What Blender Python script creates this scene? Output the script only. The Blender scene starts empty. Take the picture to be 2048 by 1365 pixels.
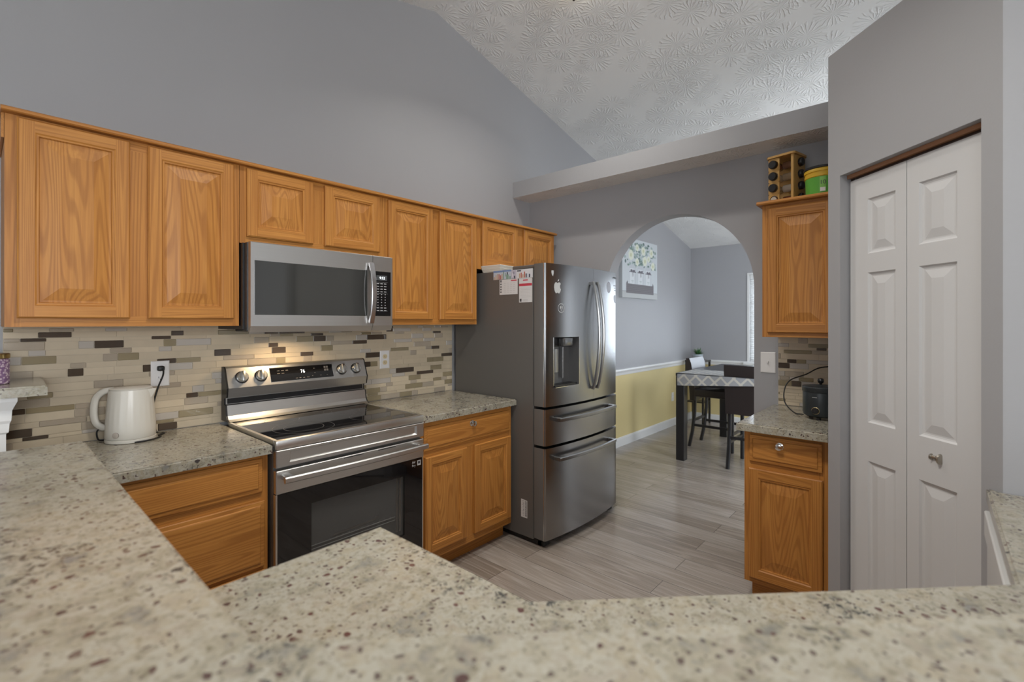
import bpy, bmesh, math, random
from mathutils import Vector, Matrix

# ------------------------------------------------------------------ camera, world, exposure
scene = bpy.context.scene
COL = scene.collection
R = math.radians
cam_data = bpy.data.cameras.new('camera')
cam_data.sensor_width = 36.0
cam_data.lens = 955.78 * 36.0 / 2048.0
cam_data.shift_y = -38.35 / 2048.0
cam_data.clip_start = 0.02
cam_data.dof.use_dof = True
cam_data.dof.focus_distance = 2.5
cam_data.dof.aperture_fstop = 2.5
cam = bpy.data.objects.new('camera', cam_data)
cam.location = (0.0, -2.6931, 1.4199)
cam.rotation_euler = (R(90), 0, -0.8457)
COL.objects.link(cam)
scene.camera = cam

world = bpy.data.worlds.new('daylight'); scene.world = world
world.use_nodes = True
bg = world.node_tree.nodes['Background']
bg.inputs['Color'].default_value = (0.80, 0.88, 1.0, 1)
bg.inputs['Strength'].default_value = 1.0

vs = scene.view_settings
vs.view_transform = 'Standard'; vs.look = 'None'; vs.gamma = 1.0
vs.use_curve_mapping = False
vs.exposure = 0.0
scene.cycles.max_bounces = 10
scene.cycles.diffuse_bounces = 6
scene.cycles.sample_clamp_indirect = 6.0

# daylight that enters through the living-room and dining-room windows (kept just inside the glass), plus added fills and the kitchen bowl lamp
def area(name, loc, rot, sx, sy, power, color, spread=180):
    l = bpy.data.lights.new(name, 'AREA'); l.shape = 'RECTANGLE'; l.size = sx; l.size_y = sy
    l.energy = power; l.color = color; l.spread = R(spread)
    o = bpy.data.objects.new(name, l); o.location = loc; o.rotation_euler = rot; COL.objects.link(o)
    return o
DAY = (0.96, 0.98, 1.0)
area('daylight_front', (-0.7, -6.38, 1.72), (R(90), 0, 0), 1.8, 1.6, 112, DAY)
area('daylight_left', (-3.08, -3.2, 1.45), (R(90), 0, R(-90)), 3.4, 1.5, 10, DAY)
area('daylight_dining', (5.3, -4.45, 1.35), (R(90), 0, 0), 1.9, 1.7, 14, (0.82, 0.90, 1.0))
area('added_dining_fill', (3.47, -3.5, 1.25), (R(82), 0, R(-90)), 1.5, 1.8, 118, (0.87, 0.93, 1.0))  # added fill brightening the dining room from the unseen side of the arch wall
area('kitchen_bowl_light', (2.42, -1.05, 3.444), (0, 0, 0), 0.09, 0.09, 13, (1.0, 0.96, 0.90), 135)
area('added_peninsula_fill', (0.95, -1.95, 3.26), (0, 0, 0), 0.34, 0.34, 27, (1.0, 0.96, 0.90), 128)  # added unseen fill lamp that lifts the lower cabinets and floor

# ------------------------------------------------------------------ materials
def nodes_of(name):
    m = bpy.data.materials.new(name); m.use_nodes = True
    nt = m.node_tree; return m, nt, nt.nodes['Principled BSDF']
def simple(name, col, rough=0.5, metal=0.0, coat=0.0, emit=None, strength=0.0, spec=None, trans=0.0):
    m, nt, b = nodes_of(name)
    b.inputs['Base Color'].default_value = (*col, 1); b.inputs['Roughness'].default_value = rough
    b.inputs['Metallic'].default_value = metal; b.inputs['Coat Weight'].default_value = coat
    if spec is not None: b.inputs['Specular IOR Level'].default_value = spec
    if trans: b.inputs['Transmission Weight'].default_value = trans
    if emit: b.inputs['Emission Color'].default_value = (*emit, 1); b.inputs['Emission Strength'].default_value = strength
    return m
def N(nt, t, **kw):
    n = nt.nodes.new(t)
    for k, v in kw.items():
        if k in n.inputs: n.inputs[k].default_value = v
        else: setattr(n, k, v)
    return n
def ramp(nt, stops, interp='LINEAR'):
    n = nt.nodes.new('ShaderNodeValToRGB'); cr = n.color_ramp; cr.interpolation = interp
    while len(cr.elements) < len(stops): cr.elements.new(0.5)
    for e, (p, c) in zip(cr.elements, stops):
        e.position = p; e.color = (*c, 1) if len(c) == 3 else c
    return n
def mixc(nt, a, b, fac, mode='MIX'):
    n = nt.nodes.new('ShaderNodeMix'); n.data_type = 'RGBA'; n.blend_type = mode
    for s, v in ((6, a), (7, b)):
        if hasattr(v, 'links'): nt.links.new(v, n.inputs[s])
        else: n.inputs[s].default_value = (*v, 1)
    if hasattr(fac, 'links'): nt.links.new(fac, n.inputs[0])
    else: n.inputs[0].default_value = fac
    return n.outputs[2]
def coords(nt, scale=(1, 1, 1), rnd=0.0, src='Object', rot=(0, 0, 0)):
    tc = nt.nodes.new('ShaderNodeTexCoord'); mp = nt.nodes.new('ShaderNodeMapping')
    mp.inputs['Scale'].default_value = scale; mp.inputs['Rotation'].default_value = rot
    out = tc.outputs[src]
    if rnd:
        oi = nt.nodes.new('ShaderNodeObjectInfo')
        vm = nt.nodes.new('ShaderNodeVectorMath'); vm.operation = 'MULTIPLY_ADD'
        cx = nt.nodes.new('ShaderNodeCombineXYZ')
        for i in range(3): nt.links.new(oi.outputs['Random'], cx.inputs[i])
        nt.links.new(cx.outputs[0], vm.inputs[0]); vm.inputs[1].default_value = (rnd, rnd * 1.7, rnd * 0.6)
        nt.links.new(out, vm.inputs[2]); out = vm.outputs[0]
    nt.links.new(out, mp.inputs['Vector']); return mp.outputs['Vector']
def bump(nt, b, h, strength=0.2, dist=0.01):
    n = N(nt, 'ShaderNodeBump'); n.inputs['Strength'].default_value = strength; n.inputs['Distance'].default_value = dist
    nt.links.new(h, n.inputs['Height']); nt.links.new(n.outputs[0], b.inputs['Normal'])

def paint(name, col, bump_s=0.05):
    m, nt, b = nodes_of(name)
    v = coords(nt, (1, 1, 1))
    n1 = N(nt, 'ShaderNodeTexNoise', Scale=1.3, Detail=2.0); nt.links.new(v, n1.inputs['Vector'])
    c = mixc(nt, tuple(x * 0.96 for x in col), tuple(min(1, x * 1.04) for x in col), n1.outputs[0])
    nt.links.new(c, b.inputs['Base Color']); b.inputs['Roughness'].default_value = 0.55
    n2 = N(nt, 'ShaderNodeTexNoise', Scale=160.0, Detail=2.0); nt.links.new(v, n2.inputs['Vector'])
    bump(nt, b, n2.outputs[0], bump_s, 0.004)
    return m

def oak(name, grain, straight=False):
    """honey oak; grain along local 'z' or 'x' or 'y'"""
    m, nt, b = nodes_of(name)
    long = {'x': 0, 'y': 1, 'z': 2}[grain]
    s1 = [9.0 if straight else 6.0] * 3; s1[long] = 0.16 if straight else 0.55
    s2 = [170.0] * 3; s2[long] = 5.0
    s3 = [26.0] * 3; s3[long] = 1.4
    v1 = coords(nt, s1, 7.0); v2 = coords(nt, s2, 7.0); v3 = coords(nt, s3, 7.0)
    n1 = N(nt, 'ShaderNodeTexNoise', Scale=1.0, Detail=2.0, Roughness=0.35); nt.links.new(v1, n1.inputs['Vector'])
    mu = N(nt, 'ShaderNodeMath', operation='MULTIPLY'); nt.links.new(n1.outputs[0], mu.inputs[0]); mu.inputs[1].default_value = 230.0
    si = N(nt, 'ShaderNodeMath', operation='SINE'); nt.links.new(mu.outputs[0], si.inputs[0])
    r1 = ramp(nt, [(0.45, (0, 0, 0)), (0.90, (1, 1, 1))])
    m01 = N(nt, 'ShaderNodeMapRange'); m01.inputs[1].default_value = -1; m01.inputs[2].default_value = 1
    nt.links.new(si.outputs[0], m01.inputs[0]); nt.links.new(m01.outputs[0], r1.inputs[0])
    n2 = N(nt, 'ShaderNodeTexNoise', Scale=1.0, Detail=2.0, Roughness=0.6); nt.links.new(v2, n2.inputs['Vector'])
    n3 = N(nt, 'ShaderNodeTexNoise', Scale=1.0, Detail=3.0, Roughness=0.6); nt.links.new(v3, n3.inputs['Vector'])
    pr = ramp(nt, [(0.40, (1, 1, 1)), (0.62, (0, 0, 0))]); nt.links.new(n2.outputs[0], pr.inputs[0])
    base = ramp(nt, [(0.25, OAK_LO), (0.75, OAK_HI)]); nt.links.new(n3.outputs[0], base.inputs[0])
    mm = N(nt, 'ShaderNodeMath', operation='MULTIPLY'); nt.links.new(r1.outputs[0], mm.inputs[0]); mm.inputs[1].default_value = 0.42
    c1 = mixc(nt, base.outputs[0], OAK_DK, mm.outputs[0])
    mp = N(nt, 'ShaderNodeMath', operation='MULTIPLY'); nt.links.new(pr.outputs[0], mp.inputs[0]); mp.inputs[1].default_value = 0.22
    c2 = mixc(nt, c1, OAK_DK, mp.outputs[0])
    nt.links.new(c2, b.inputs['Base Color'])
    b.inputs['Roughness'].default_value = 0.42; b.inputs['Specular IOR Level'].default_value = 0.32
    bump(nt, b, n2.outputs[0], 0.08, 0.002)
    return m
OAK_LO = (0.43, 0.176, 0.037); OAK_HI = (0.535, 0.245, 0.058); OAK_DK = (0.235, 0.078, 0.015)
OAK_V, OAK_H, OAK_Y = oak('honey_oak_upright', 'z', True), oak('honey_oak_lengthwise', 'x', True), oak('honey_oak_crosswise', 'y', True)
OAK_P, OAK_D = oak('honey_oak_panel', 'z'), oak('honey_oak_drawer', 'x')

def granite_mat():
    m, nt, b = nodes_of('speckled_granite')
    v = coords(nt)
    d = N(nt, 'ShaderNodeTexNoise', Scale=38.0, Detail=3.0); nt.links.new(v, d.inputs['Vector'])
    vm = N(nt, 'ShaderNodeVectorMath', operation='MULTIPLY_ADD'); nt.links.new(d.outputs['Color'], vm.inputs[0])
    vm.inputs[1].default_value = (0.022, 0.022, 0.022); nt.links.new(v, vm.inputs[2]); w = vm.outputs[0]
    big = N(nt, 'ShaderNodeTexNoise', Scale=16.0, Detail=5.0, Roughness=0.65); nt.links.new(w, big.inputs['Vector'])
    c0 = ramp(nt, [(0.30, (0.185, 0.182, 0.172)), (0.42, (0.285, 0.262, 0.20)), (0.52, (0.345, 0.33, 0.277)), (0.62, (0.31, 0.278, 0.208)), (0.75, (0.40, 0.392, 0.352))])
    nt.links.new(big.outputs[0], c0.inputs[0])
    fine = N(nt, 'ShaderNodeTexNoise', Scale=90.0, Detail=3.0, Roughness=0.7); nt.links.new(w, fine.inputs['Vector'])
    f0 = ramp(nt, [(0.30, (0.45, 0.42, 0.36)), (0.50, (1, 1, 1)), (0.68, (1, 1, 1))]); nt.links.new(fine.outputs[0], f0.inputs[0])
    c1 = mixc(nt, c0.outputs[0], f0.outputs[0], 0.75, 'MULTIPLY')
    # small round dark specks, a share of the cells only
    def specks(scale, r0, r1, keep, dens_scale):
        vo = N(nt, 'ShaderNodeTexVoronoi', Scale=scale); nt.links.new(w, vo.inputs['Vector'])
        sep = N(nt, 'ShaderNodeSeparateColor'); nt.links.new(vo.outputs['Color'], sep.inputs[0])
        k = N(nt, 'ShaderNodeMath', operation='GREATER_THAN'); nt.links.new(sep.outputs[0], k.inputs[0]); k.inputs[1].default_value = keep
        sz = N(nt, 'ShaderNodeMapRange'); nt.links.new(sep.outputs[1], sz.inputs[0]); sz.inputs[3].default_value = r0; sz.inputs[4].default_value = r1
        lt = N(nt, 'ShaderNodeMath', operation='SUBTRACT'); nt.links.new(sz.outputs[0], lt.inputs[0]); nt.links.new(vo.outputs['Distance'], lt.inputs[1])
        ss = N(nt, 'ShaderNodeMapRange'); nt.links.new(lt.outputs[0], ss.inputs[0]); ss.inputs[1].default_value = 0.0; ss.inputs[2].default_value = 0.08
        mu = N(nt, 'ShaderNodeMath', operation='MULTIPLY'); nt.links.new(k.outputs[0], mu.inputs[0]); nt.links.new(ss.outputs[0], mu.inputs[1])
        return mu.outputs[0], sep.outputs[2]
    s1, h1 = specks(60.0, 0.14, 0.46, 0.80, 6)
    hue = ramp(nt, [(0.0, (0.030, 0.030, 0.034)), (0.5, (0.10, 0.045, 0.038)), (1.0, (0.055, 0.05, 0.05))]); nt.links.new(h1, hue.inputs[0])
    c2 = mixc(nt, c1, hue.outputs[0], s1)
    mot = N(nt, 'ShaderNodeTexNoise', Scale=34.0, Detail=4.0, Roughness=0.7); nt.links.new(w, mot.inputs['Vector'])
    mr_ = ramp(nt, [(0.54, (0, 0, 0)), (0.66, (1, 1, 1))]); nt.links.new(mot.outputs[0], mr_.inputs[0])
    mq = N(nt, 'ShaderNodeMath', operation='MULTIPLY'); nt.links.new(mr_.outputs[0], mq.inputs[0]); mq.inputs[1].default_value = 0.6
    c2 = mixc(nt, c2, (0.27, 0.235, 0.19), mq.outputs[0])
    s2, h2 = specks(120.0, 0.15, 0.55, 0.80, 6)
    c3 = mixc(nt, c2, (0.10, 0.075, 0.065), s2)
    # dark mineral clusters
    cl = N(nt, 'ShaderNodeTexNoise', Scale=7.0, Detail=1.0); nt.links.new(v, cl.inputs['Vector'])
    fi = N(nt, 'ShaderNodeTexNoise', Scale=75.0, Detail=3.0, Roughness=0.75); nt.links.new(w, fi.inputs['Vector'])
    cr = ramp(nt, [(0.56, (0, 0, 0)), (0.66, (1, 1, 1))]); nt.links.new(cl.outputs[0], cr.inputs[0])
    fr = ramp(nt, [(0.54, (0, 0, 0)), (0.58, (1, 1, 1))]); nt.links.new(fi.outputs[0], fr.inputs[0])
    mu = N(nt, 'ShaderNodeMath', operation='MULTIPLY'); nt.links.new(cr.outputs[0], mu.inputs[0]); nt.links.new(fr.outputs[0], mu.inputs[1])
    c4 = mixc(nt, c3, (0.06, 0.06, 0.055), mu.outputs[0])
    nt.links.new(c4, b.inputs['Base Color']); b.inputs['Roughness'].default_value = 0.16
    b.inputs['Specular IOR Level'].default_value = 0.45
    return m
GRANITE = granite_mat()

def floor_mat():
    m, nt, b = nodes_of('grey_brown_planks')
    v = coords(nt, rot=(0, 0, R(90))); v.node.inputs['Location'].default_value = (0.3, -0.11, 0)
    br = N(nt, 'ShaderNodeTexBrick'); nt.links.new(v, br.inputs['Vector'])
    br.offset = 0.37; br.offset_frequency = 2
    for k, val in (('Scale', 1.0), ('Mortar Size', 0.0012), ('Mortar Smooth', 0.1), ('Bias', 0.0), ('Brick Width', 1.15), ('Row Height', 0.16)):
        br.inputs[k].default_value = val
    br.inputs['Color1'].default_value = (0, 0, 0, 1); br.inputs['Color2'].default_value = (1, 1, 1, 1); br.inputs['Mortar'].default_value = (0.5, 0.5, 0.5, 1)
    vm = N(nt, 'ShaderNodeVectorMath', operation='MULTIPLY_ADD'); nt.links.new(br.outputs['Color'], vm.inputs[0])
    vm.inputs[1].default_value = (11, 7, 3)
    tc = N(nt, 'ShaderNodeTexCoord'); nt.links.new(tc.outputs['Object'], vm.inputs[2])
    def stretched(sx, sy, detail, rough):
        mp = N(nt, 'ShaderNodeMapping'); mp.inputs['Scale'].default_value = (sx, sy, 1); nt.links.new(vm.outputs[0], mp.inputs['Vector'])
        n = N(nt, 'ShaderNodeTexNoise', Scale=1.0, Detail=detail, Roughness=rough); nt.links.new(mp.outputs[0], n.inputs['Vector']); return n
    n1 = stretched(9, 0.8, 2, 0.45); n2 = stretched(170, 5, 2, 0.6)
    mu = N(nt, 'ShaderNodeMath', operation='MULTIPLY'); nt.links.new(n1.outputs[0], mu.inputs[0]); mu.inputs[1].default_value = 42
    si = N(nt, 'ShaderNodeMath', operation='SINE'); nt.links.new(mu.outputs[0], si.inputs[0])
    mr = N(nt, 'ShaderNodeMapRange'); mr.inputs[1].default_value = -1; nt.links.new(si.outputs[0], mr.inputs[0])
    plank = ramp(nt, [(0.0, (0.235, 0.193, 0.158)), (0.35, (0.31, 0.265, 0.225)), (0.7, (0.36, 0.316, 0.277)), (1.0, (0.265, 0.22, 0.182))])
    nt.links.new(br.outputs['Color'], plank.inputs[0])
    g = ramp(nt, [(0.55, (0, 0, 0)), (1.0, (1, 1, 1))]); nt.links.new(mr.outputs[0], g.inputs[0])
    gm = N(nt, 'ShaderNodeMath', operation='MULTIPLY'); nt.links.new(g.outputs[0], gm.inputs[0]); gm.inputs[1].default_value = 0.30
    c1 = mixc(nt, plank.outputs[0], (0.52, 0.47, 0.42), gm.outputs[0])
    c2 = mixc(nt, c1, (0.075, 0.06, 0.05), 0.0)
    fr = ramp(nt, [(0.35, (0.72, 0.70, 0.68)), (0.6, (1, 1, 1))]); nt.links.new(n2.outputs[0], fr.inputs[0])
    c3 = mixc(nt, c2, fr.outputs[0], 0.7, 'MULTIPLY')
    c4 = mixc(nt, c3, (0.05, 0.042, 0.036), br.outputs['Fac'])
    nt.links.new(c4, b.inputs['Base Color']); b.inputs['Roughness'].default_value = 0.20
    bump(nt, b, n2.outputs[0], 0.05, 0.002)
    return m

def stomp_ceiling(name='stomp_textured_ceiling'):
    m, nt, b = nodes_of(name)
    b.inputs['Base Color'].default_value = (0.77, 0.765, 0.75, 1); b.inputs['Roughness'].default_value = 0.7
    def rosette(scale, off):
        tc = N(nt, 'ShaderNodeTexCoord'); mp = N(nt, 'ShaderNodeMapping'); mp.inputs['Location'].default_value = off
        mp.inputs['Scale'].default_value = (scale, scale, 0.0); nt.links.new(tc.outputs['Object'], mp.inputs['Vector'])
        vo = N(nt, 'ShaderNodeTexVoronoi', Scale=1.0); nt.links.new(mp.outputs[0], vo.inputs['Vector'])
        sb = N(nt, 'ShaderNodeVectorMath', operation='SUBTRACT'); nt.links.new(mp.outputs[0], sb.inputs[0]); nt.links.new(vo.outputs['Position'], sb.inputs[1])
        no = N(nt, 'ShaderNodeTexNoise', Scale=4.0, Detail=2.0); nt.links.new(mp.outputs[0], no.inputs['Vector'])
        sx = N(nt, 'ShaderNodeSeparateXYZ'); nt.links.new(sb.outputs[0], sx.inputs[0])
        at = N(nt, 'ShaderNodeMath', operation='ARCTAN2'); nt.links.new(sx.outputs[1], at.inputs[0]); nt.links.new(sx.outputs[0], at.inputs[1])
        ma = N(nt, 'ShaderNodeMath', operation='MULTIPLY_ADD'); nt.links.new(at.outputs[0], ma.inputs[0]); ma.inputs[1].default_value = 20.0
        n5 = N(nt, 'ShaderNodeMath', operation='MULTIPLY'); nt.links.new(no.outputs[0], n5.inputs[0]); n5.inputs[1].default_value = 9.0
        nt.links.new(n5.outputs[0], ma.inputs[2])
        si = N(nt, 'ShaderNodeMath', operation='SINE'); nt.links.new(ma.outputs[0], si.inputs[0])
        rp = ramp(nt, [(0.0, (0, 0, 0)), (0.10, (0.1, 0.1, 0.1)), (0.25, (1, 1, 1)), (0.50, (1, 1, 1)), (0.62, (0.0, 0.0, 0.0))]); nt.links.new(vo.outputs['Distance'], rp.inputs[0])
        mx = N(nt, 'ShaderNodeMath', operation='MAXIMUM'); nt.links.new(si.outputs[0], mx.inputs[0]); mx.inputs[1].default_value = 0.15
        mu = N(nt, 'ShaderNodeMath', operation='MULTIPLY'); nt.links.new(mx.outputs[0], mu.inputs[0]); nt.links.new(rp.outputs[0], mu.inputs[1])
        return mu.outputs[0]
    a = rosette(4.8, (0, 0, 0)); c = rosette(4.8, (0.45, 0.6, 0))
    ad = N(nt, 'ShaderNodeMath', operation='ADD'); nt.links.new(a, ad.inputs[0]); nt.links.new(c, ad.inputs[1])
    bump(nt, b, ad.outputs[0], 0.50, 0.011)
    return m

def brushed(name, col, rough, axis='x', aniso=0.0):
    m, nt, b = nodes_of(name)
    s = [220.0] * 3; s['xyz'.index(axis)] = 2.0
    v = coords(nt, s)
    n = N(nt, 'ShaderNodeTexNoise', Scale=1.0, Detail=2.0); nt.links.new(v, n.inputs['Vector'])
    c = mixc(nt, tuple(x * 0.93 for x in col), col, n.outputs[0]); nt.links.new(c, b.inputs['Base Color'])
    b.inputs['Metallic'].default_value = 1.0; b.inputs['Roughness'].default_value = rough
    bump(nt, b, n.outputs[0], 0.03, 0.001)
    return m

WALL = paint('grey_wall_paint', (0.335, 0.335, 0.345))
MUSTARD = paint('mustard_wall_paint', (0.66, 0.545, 0.27))
CEIL = stomp_ceiling()
FLOOR = floor_mat()
WHITE = simple('white_paint', (0.72, 0.72, 0.71), 0.4)
DOORWHITE = paint('white_door_paint', (0.56, 0.56, 0.56), 0.03)
STEEL = brushed('brushed_steel', (0.66, 0.655, 0.64), 0.33, 'x')
STEELV = brushed('brushed_steel_upright', (0.32, 0.32, 0.322), 0.24, 'x')
STEELDK = simple('dark_grey_steel', (0.155, 0.148, 0.138), 0.45, 0.35)
HANDLE = brushed('handle_steel', (0.30, 0.30, 0.30), 0.28, 'z')
CHROME = simple('chrome', (0.75, 0.74, 0.72), 0.15, 1.0)
NICKEL = simple('satin_nickel', (0.42, 0.39, 0.34), 0.28, 1.0)
BLACK = simple('black_plastic', (0.012, 0.012, 0.013), 0.35)
BLACKGLOSS = simple('black_glass', (0.006, 0.006, 0.007), 0.04, 0.0, 0.0, spec=0.6)
RUBBER = simple('black_rubber', (0.010, 0.010, 0.010), 0.5)
GREYGLASS = simple('grey_screened_glass', (0.030, 0.031, 0.029), 0.06, spec=0.9)
LEDWHITE = simple('lit_white_digits', (1, 1, 1), 0.4, emit=(0.85, 0.93, 1.0), strength=1.6)
PRINT = simple('pale_print', (0.42, 0.42, 0.42), 0.5)
PRINTDK = simple('dark_print', (0.05, 0.05, 0.055), 0.5)
PAPER = simple('white_paper', (0.66, 0.65, 0.64), 0.6)
RED = simple('red_print', (0.55, 0.06, 0.09), 0.5)
KETTLEW = simple('cream_white_plastic', (0.61, 0.585, 0.525), 0.32, coat=0.1)
OUTW = simple('white_outlet_plastic', (0.74, 0.73, 0.72), 0.35)
OUTC = simple('cream_outlet_plastic', (0.66, 0.55, 0.34), 0.35)
LEATHER = simple('dark_brown_leather', (0.026, 0.019, 0.018), 0.36)
WOODBLK = simple('black_brown_wood', (0.016, 0.015, 0.016), 0.28)
TRACKW = simple('raw_wood_header', (0.32, 0.16, 0.085), 0.6)
GLASSCL = simple('clear_glass', (0.9, 0.9, 0.88), 0.05, trans=0.9)

# ------------------------------------------------------------------ mesh builder
class MB:
    def __init__(self): self.bm = bmesh.new()
    def face(self, pts, m=0):
        vs_ = [self.bm.verts.new(p) for p in pts]
        f = self.bm.faces.new(vs_); f.material_index = m; return f
    def box(self, x0, y0, z0, x1, y1, z1, m=0, b=0.0, seg=1):
        v = [self.bm.verts.new((x, y, z)) for x in (x0, x1) for y in (y0, y1) for z in (z0, z1)]
        fs = [self.bm.faces.new([v[i] for i in q]) for q in ((0, 1, 3, 2), (4, 6, 7, 5), (0, 4, 5, 1), (2, 3, 7, 6), (0, 2, 6, 4), (1, 5, 7, 3))]
        for f in fs: f.material_index = m
        if b:
            es = list({e for f in fs for e in f.edges})
            r = bmesh.ops.bevel(self.bm, geom=es, offset=b, segments=seg, affect='EDGES', profile=0.5)
            for f in r['faces']: f.material_index = m
        return fs
    def prism(self, poly, axis, a, b, m=0, mend=None):
        def P(p, t):
            if axis == 'z': return (p[0], p[1], t)
            if axis == 'y': return (p[0], t, p[1])
            return (t, p[0], p[1])
        A = [self.bm.verts.new(P(p, a)) for p in poly]; B = [self.bm.verts.new(P(p, b)) for p in poly]
        n = len(poly); fs = []
        for i in range(n):
            f = self.bm.faces.new((A[i], A[(i + 1) % n], B[(i + 1) % n], B[i])); f.material_index = m; fs.append(f)
        for q in (A[::-1], B):
            f = self.bm.faces.new(q); f.material_index = m if mend is None else mend; fs.append(f)
        return fs
    def rings(self, rings, m=0, closed_ends=True, mats=None):
        V = [[self.bm.verts.new(p) for p in r] for r in rings]
        n = len(V[0])
        for i in range(len(V) - 1):
            for j in range(n):
                f = self.bm.faces.new((V[i][j], V[i][(j + 1) % n], V[i + 1][(j + 1) % n], V[i + 1][j])); f.material_index = mats[i] if mats else m
        if closed_ends:
            f = self.bm.faces.new(V[0][::-1]); f.material_index = m
            f = self.bm.faces.new(V[-1]); f.material_index = m
    def lathe(self, prof, c=(0, 0, 0), seg=32, m=0, axis='z', mats=None):
        rs = []
        for r, h in prof:
            ring = []
            for k in range(seg):
                a = 2 * math.pi * k / seg; x, y = r * math.cos(a), r * math.sin(a)
                if axis == 'z': p = (c[0] + x, c[1] + y, c[2] + h)
                elif axis == 'y': p = (c[0] + x, c[1] + h, c[2] + y)
                else: p = (c[0] + h, c[1] + x, c[2] + y)
                ring.append(p)
            rs.append(ring)
        self.rings(rs, m, True, mats)
    def tube(self, pts, r, m=0, seg=8, flat=None, up=None):
        """sweep; flat=(w,h) gives a rounded-rectangle section"""
        pts = [Vector(p) for p in pts]; rs = []
        n = len(pts); ref = Vector(up) if up else None
        for i, p in enumerate(pts):
            d = (pts[min(i + 1, n - 1)] - pts[max(i - 1, 0)]).normalized()
            if ref is None or abs(ref.dot(d)) > 0.95:
                ref = Vector((0, 0, 1)) if abs(d.z) < 0.9 else Vector((1, 0, 0))
            u = ref - d * ref.dot(d); u.normalize(); v = d.cross(u)
            if not up: ref = u
            rr = r[i] if isinstance(r, (list, tuple)) else r
            if flat:
                w, h = flat; k = 0.25 * min(w, h); sec = []
                for sx, sy in ((1, 1), (-1, 1), (-1, -1), (1, -1)):
                    q = [(sx * (w / 2 - k), sy * h / 2), (sx * w / 2, sy * (h / 2 - k))]
                    sec += q[::-1] if sx * sy > 0 else q
                rs.append([p + u * b + v * a for a, b in sec])
            else:
                rs.append([p + u * (rr * math.cos(2 * math.pi * k / seg)) + v * (rr * math.sin(2 * math.pi * k / seg)) for k in range(seg)])
        self.rings(rs, m)
    def xform(self, M): bmesh.ops.transform(self.bm, matrix=M, verts=self.bm.verts[:])
    def build(self, name, mats, parent=None, smooth=None, loc=None):
        bmesh.ops.recalc_face_normals(self.bm, faces=self.bm.faces[:])
        me = bpy.data.meshes.new(name); self.bm.to_mesh(me); self.bm.free()
        for mt in (mats if isinstance(mats, (list, tuple)) else [mats]): me.materials.append(mt)
        if smooth:
            me.shade_smooth(); me.set_sharp_from_angle(angle=R(smooth))
        o = bpy.data.objects.new(name, me); COL.objects.link(o)
        if parent: o.parent = parent
        if loc: o.location = loc
        return o
def tag(o, label, cat, group=None):
    o['label'] = label; o['category'] = cat
    if group: o['group'] = group
    return o
def thing(name, label, cat, loc=(0, 0, 0), rz=0.0, group=None):
    o = bpy.data.objects.new(name, None); o.empty_display_size = 0.05; COL.objects.link(o)
    o.location = loc; o.rotation_euler = (0, 0, rz)
    return tag(o, label, cat, group)
def struct(o): o['kind'] = 'structure'; return o
def box_obj(name, args, mat, parent=None, b=0.0, smooth=None):
    mb = MB(); mb.box(*args, b=b); return mb.build(name, mat, parent, smooth)
def smoothstep_path(ctrl, n=8):
    """Catmull-Rom through control points"""
    P = [Vector(p) for p in ctrl]; P = [P[0] * 2 - P[1]] + P + [P[-1] * 2 - P[-2]]; out = []
    for i in range(1, len(P) - 2):
        for k in range(n):
            t = k / n
            out.append(0.5 * ((2 * P[i]) + (P[i + 1] - P[i - 1]) * t + (2 * P[i - 1] - 5 * P[i] + 4 * P[i + 1] - P[i + 2]) * t * t + (3 * P[i] - P[i - 1] - 3 * P[i + 1] + P[i + 2]) * t ** 3))
    out.append(P[-2]); return out
def text_obj(name, body, size, mat, parent, loc, rot, extrude=0.0003, sx=1.0):
    c = bpy.data.curves.new(name, 'FONT'); c.body = body; c.size = size; c.extrude = extrude
    c.align_x = 'CENTER'; c.align_y = 'CENTER'
    tmp = bpy.data.objects.new(name, c); COL.objects.link(tmp)
    me = bpy.data.meshes.new_from_object(tmp.evaluated_get(bpy.context.evaluated_depsgraph_get())); me.name = name
    bpy.data.objects.remove(tmp); bpy.data.curves.remove(c); me.materials.clear(); me.materials.append(mat)
    o = bpy.data.objects.new(name, me); COL.objects.link(o)
    o.parent = parent; o.location = loc; o.rotation_euler = rot; o.scale = (sx, 1, 1)
    return o

# ------------------------------------------------------------------ the room
RIDGE_X, RIDGE_Z, SLOPE = 2.214, 3.654, 0.242
def ceil_z(x): return RIDGE_Z - SLOPE * abs(x - RIDGE_X)
XL, XR, XB, YF = -3.2, 7.0, 3.275, -6.5      # left wall, dining end wall, arch wall face, front wall
mb = MB(); mb.box(XL, YF, -0.12, XR, 0.0, 0.0); struct(mb.build('floor', FLOOR))
mb = MB()
for xa, xb in ((XL - 0.1, RIDGE_X), (RIDGE_X, XR + 0.1)):
    mb.prism([(xa, ceil_z(xa)), (xb, ceil_z(xb)), (xb, ceil_z(xb) + 0.12), (xa, ceil_z(xa) + 0.12)], 'y', YF - 0.1, 0.12)
struct(mb.build('ceiling', CEIL))
# cabinet wall (behind the range) and its run through the dining room
mb = MB(); mb.prism([(XL - 0.1, 0), (3.39, 0), (3.39, ceil_z(3.39)), (RIDGE_X, RIDGE_Z), (XL - 0.1, ceil_z(XL - 0.1))], 'y', 0.0, 0.12)
struct(mb.build('wall_back', WALL))
mb = MB(); RAIL = 0.845
mb.prism([(3.39, 0), (XR, 0), (XR, RAIL), (3.39, RAIL)], 'y', 0.0, 0.12, 1)
mb.prism([(3.39, RAIL), (XR, RAIL), (XR, ceil_z(XR)), (3.39, ceil_z(3.39))], 'y', 0.0, 0.12, 0)
struct(mb.build('wall_dining_left', [WALL, MUSTARD]))
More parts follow.
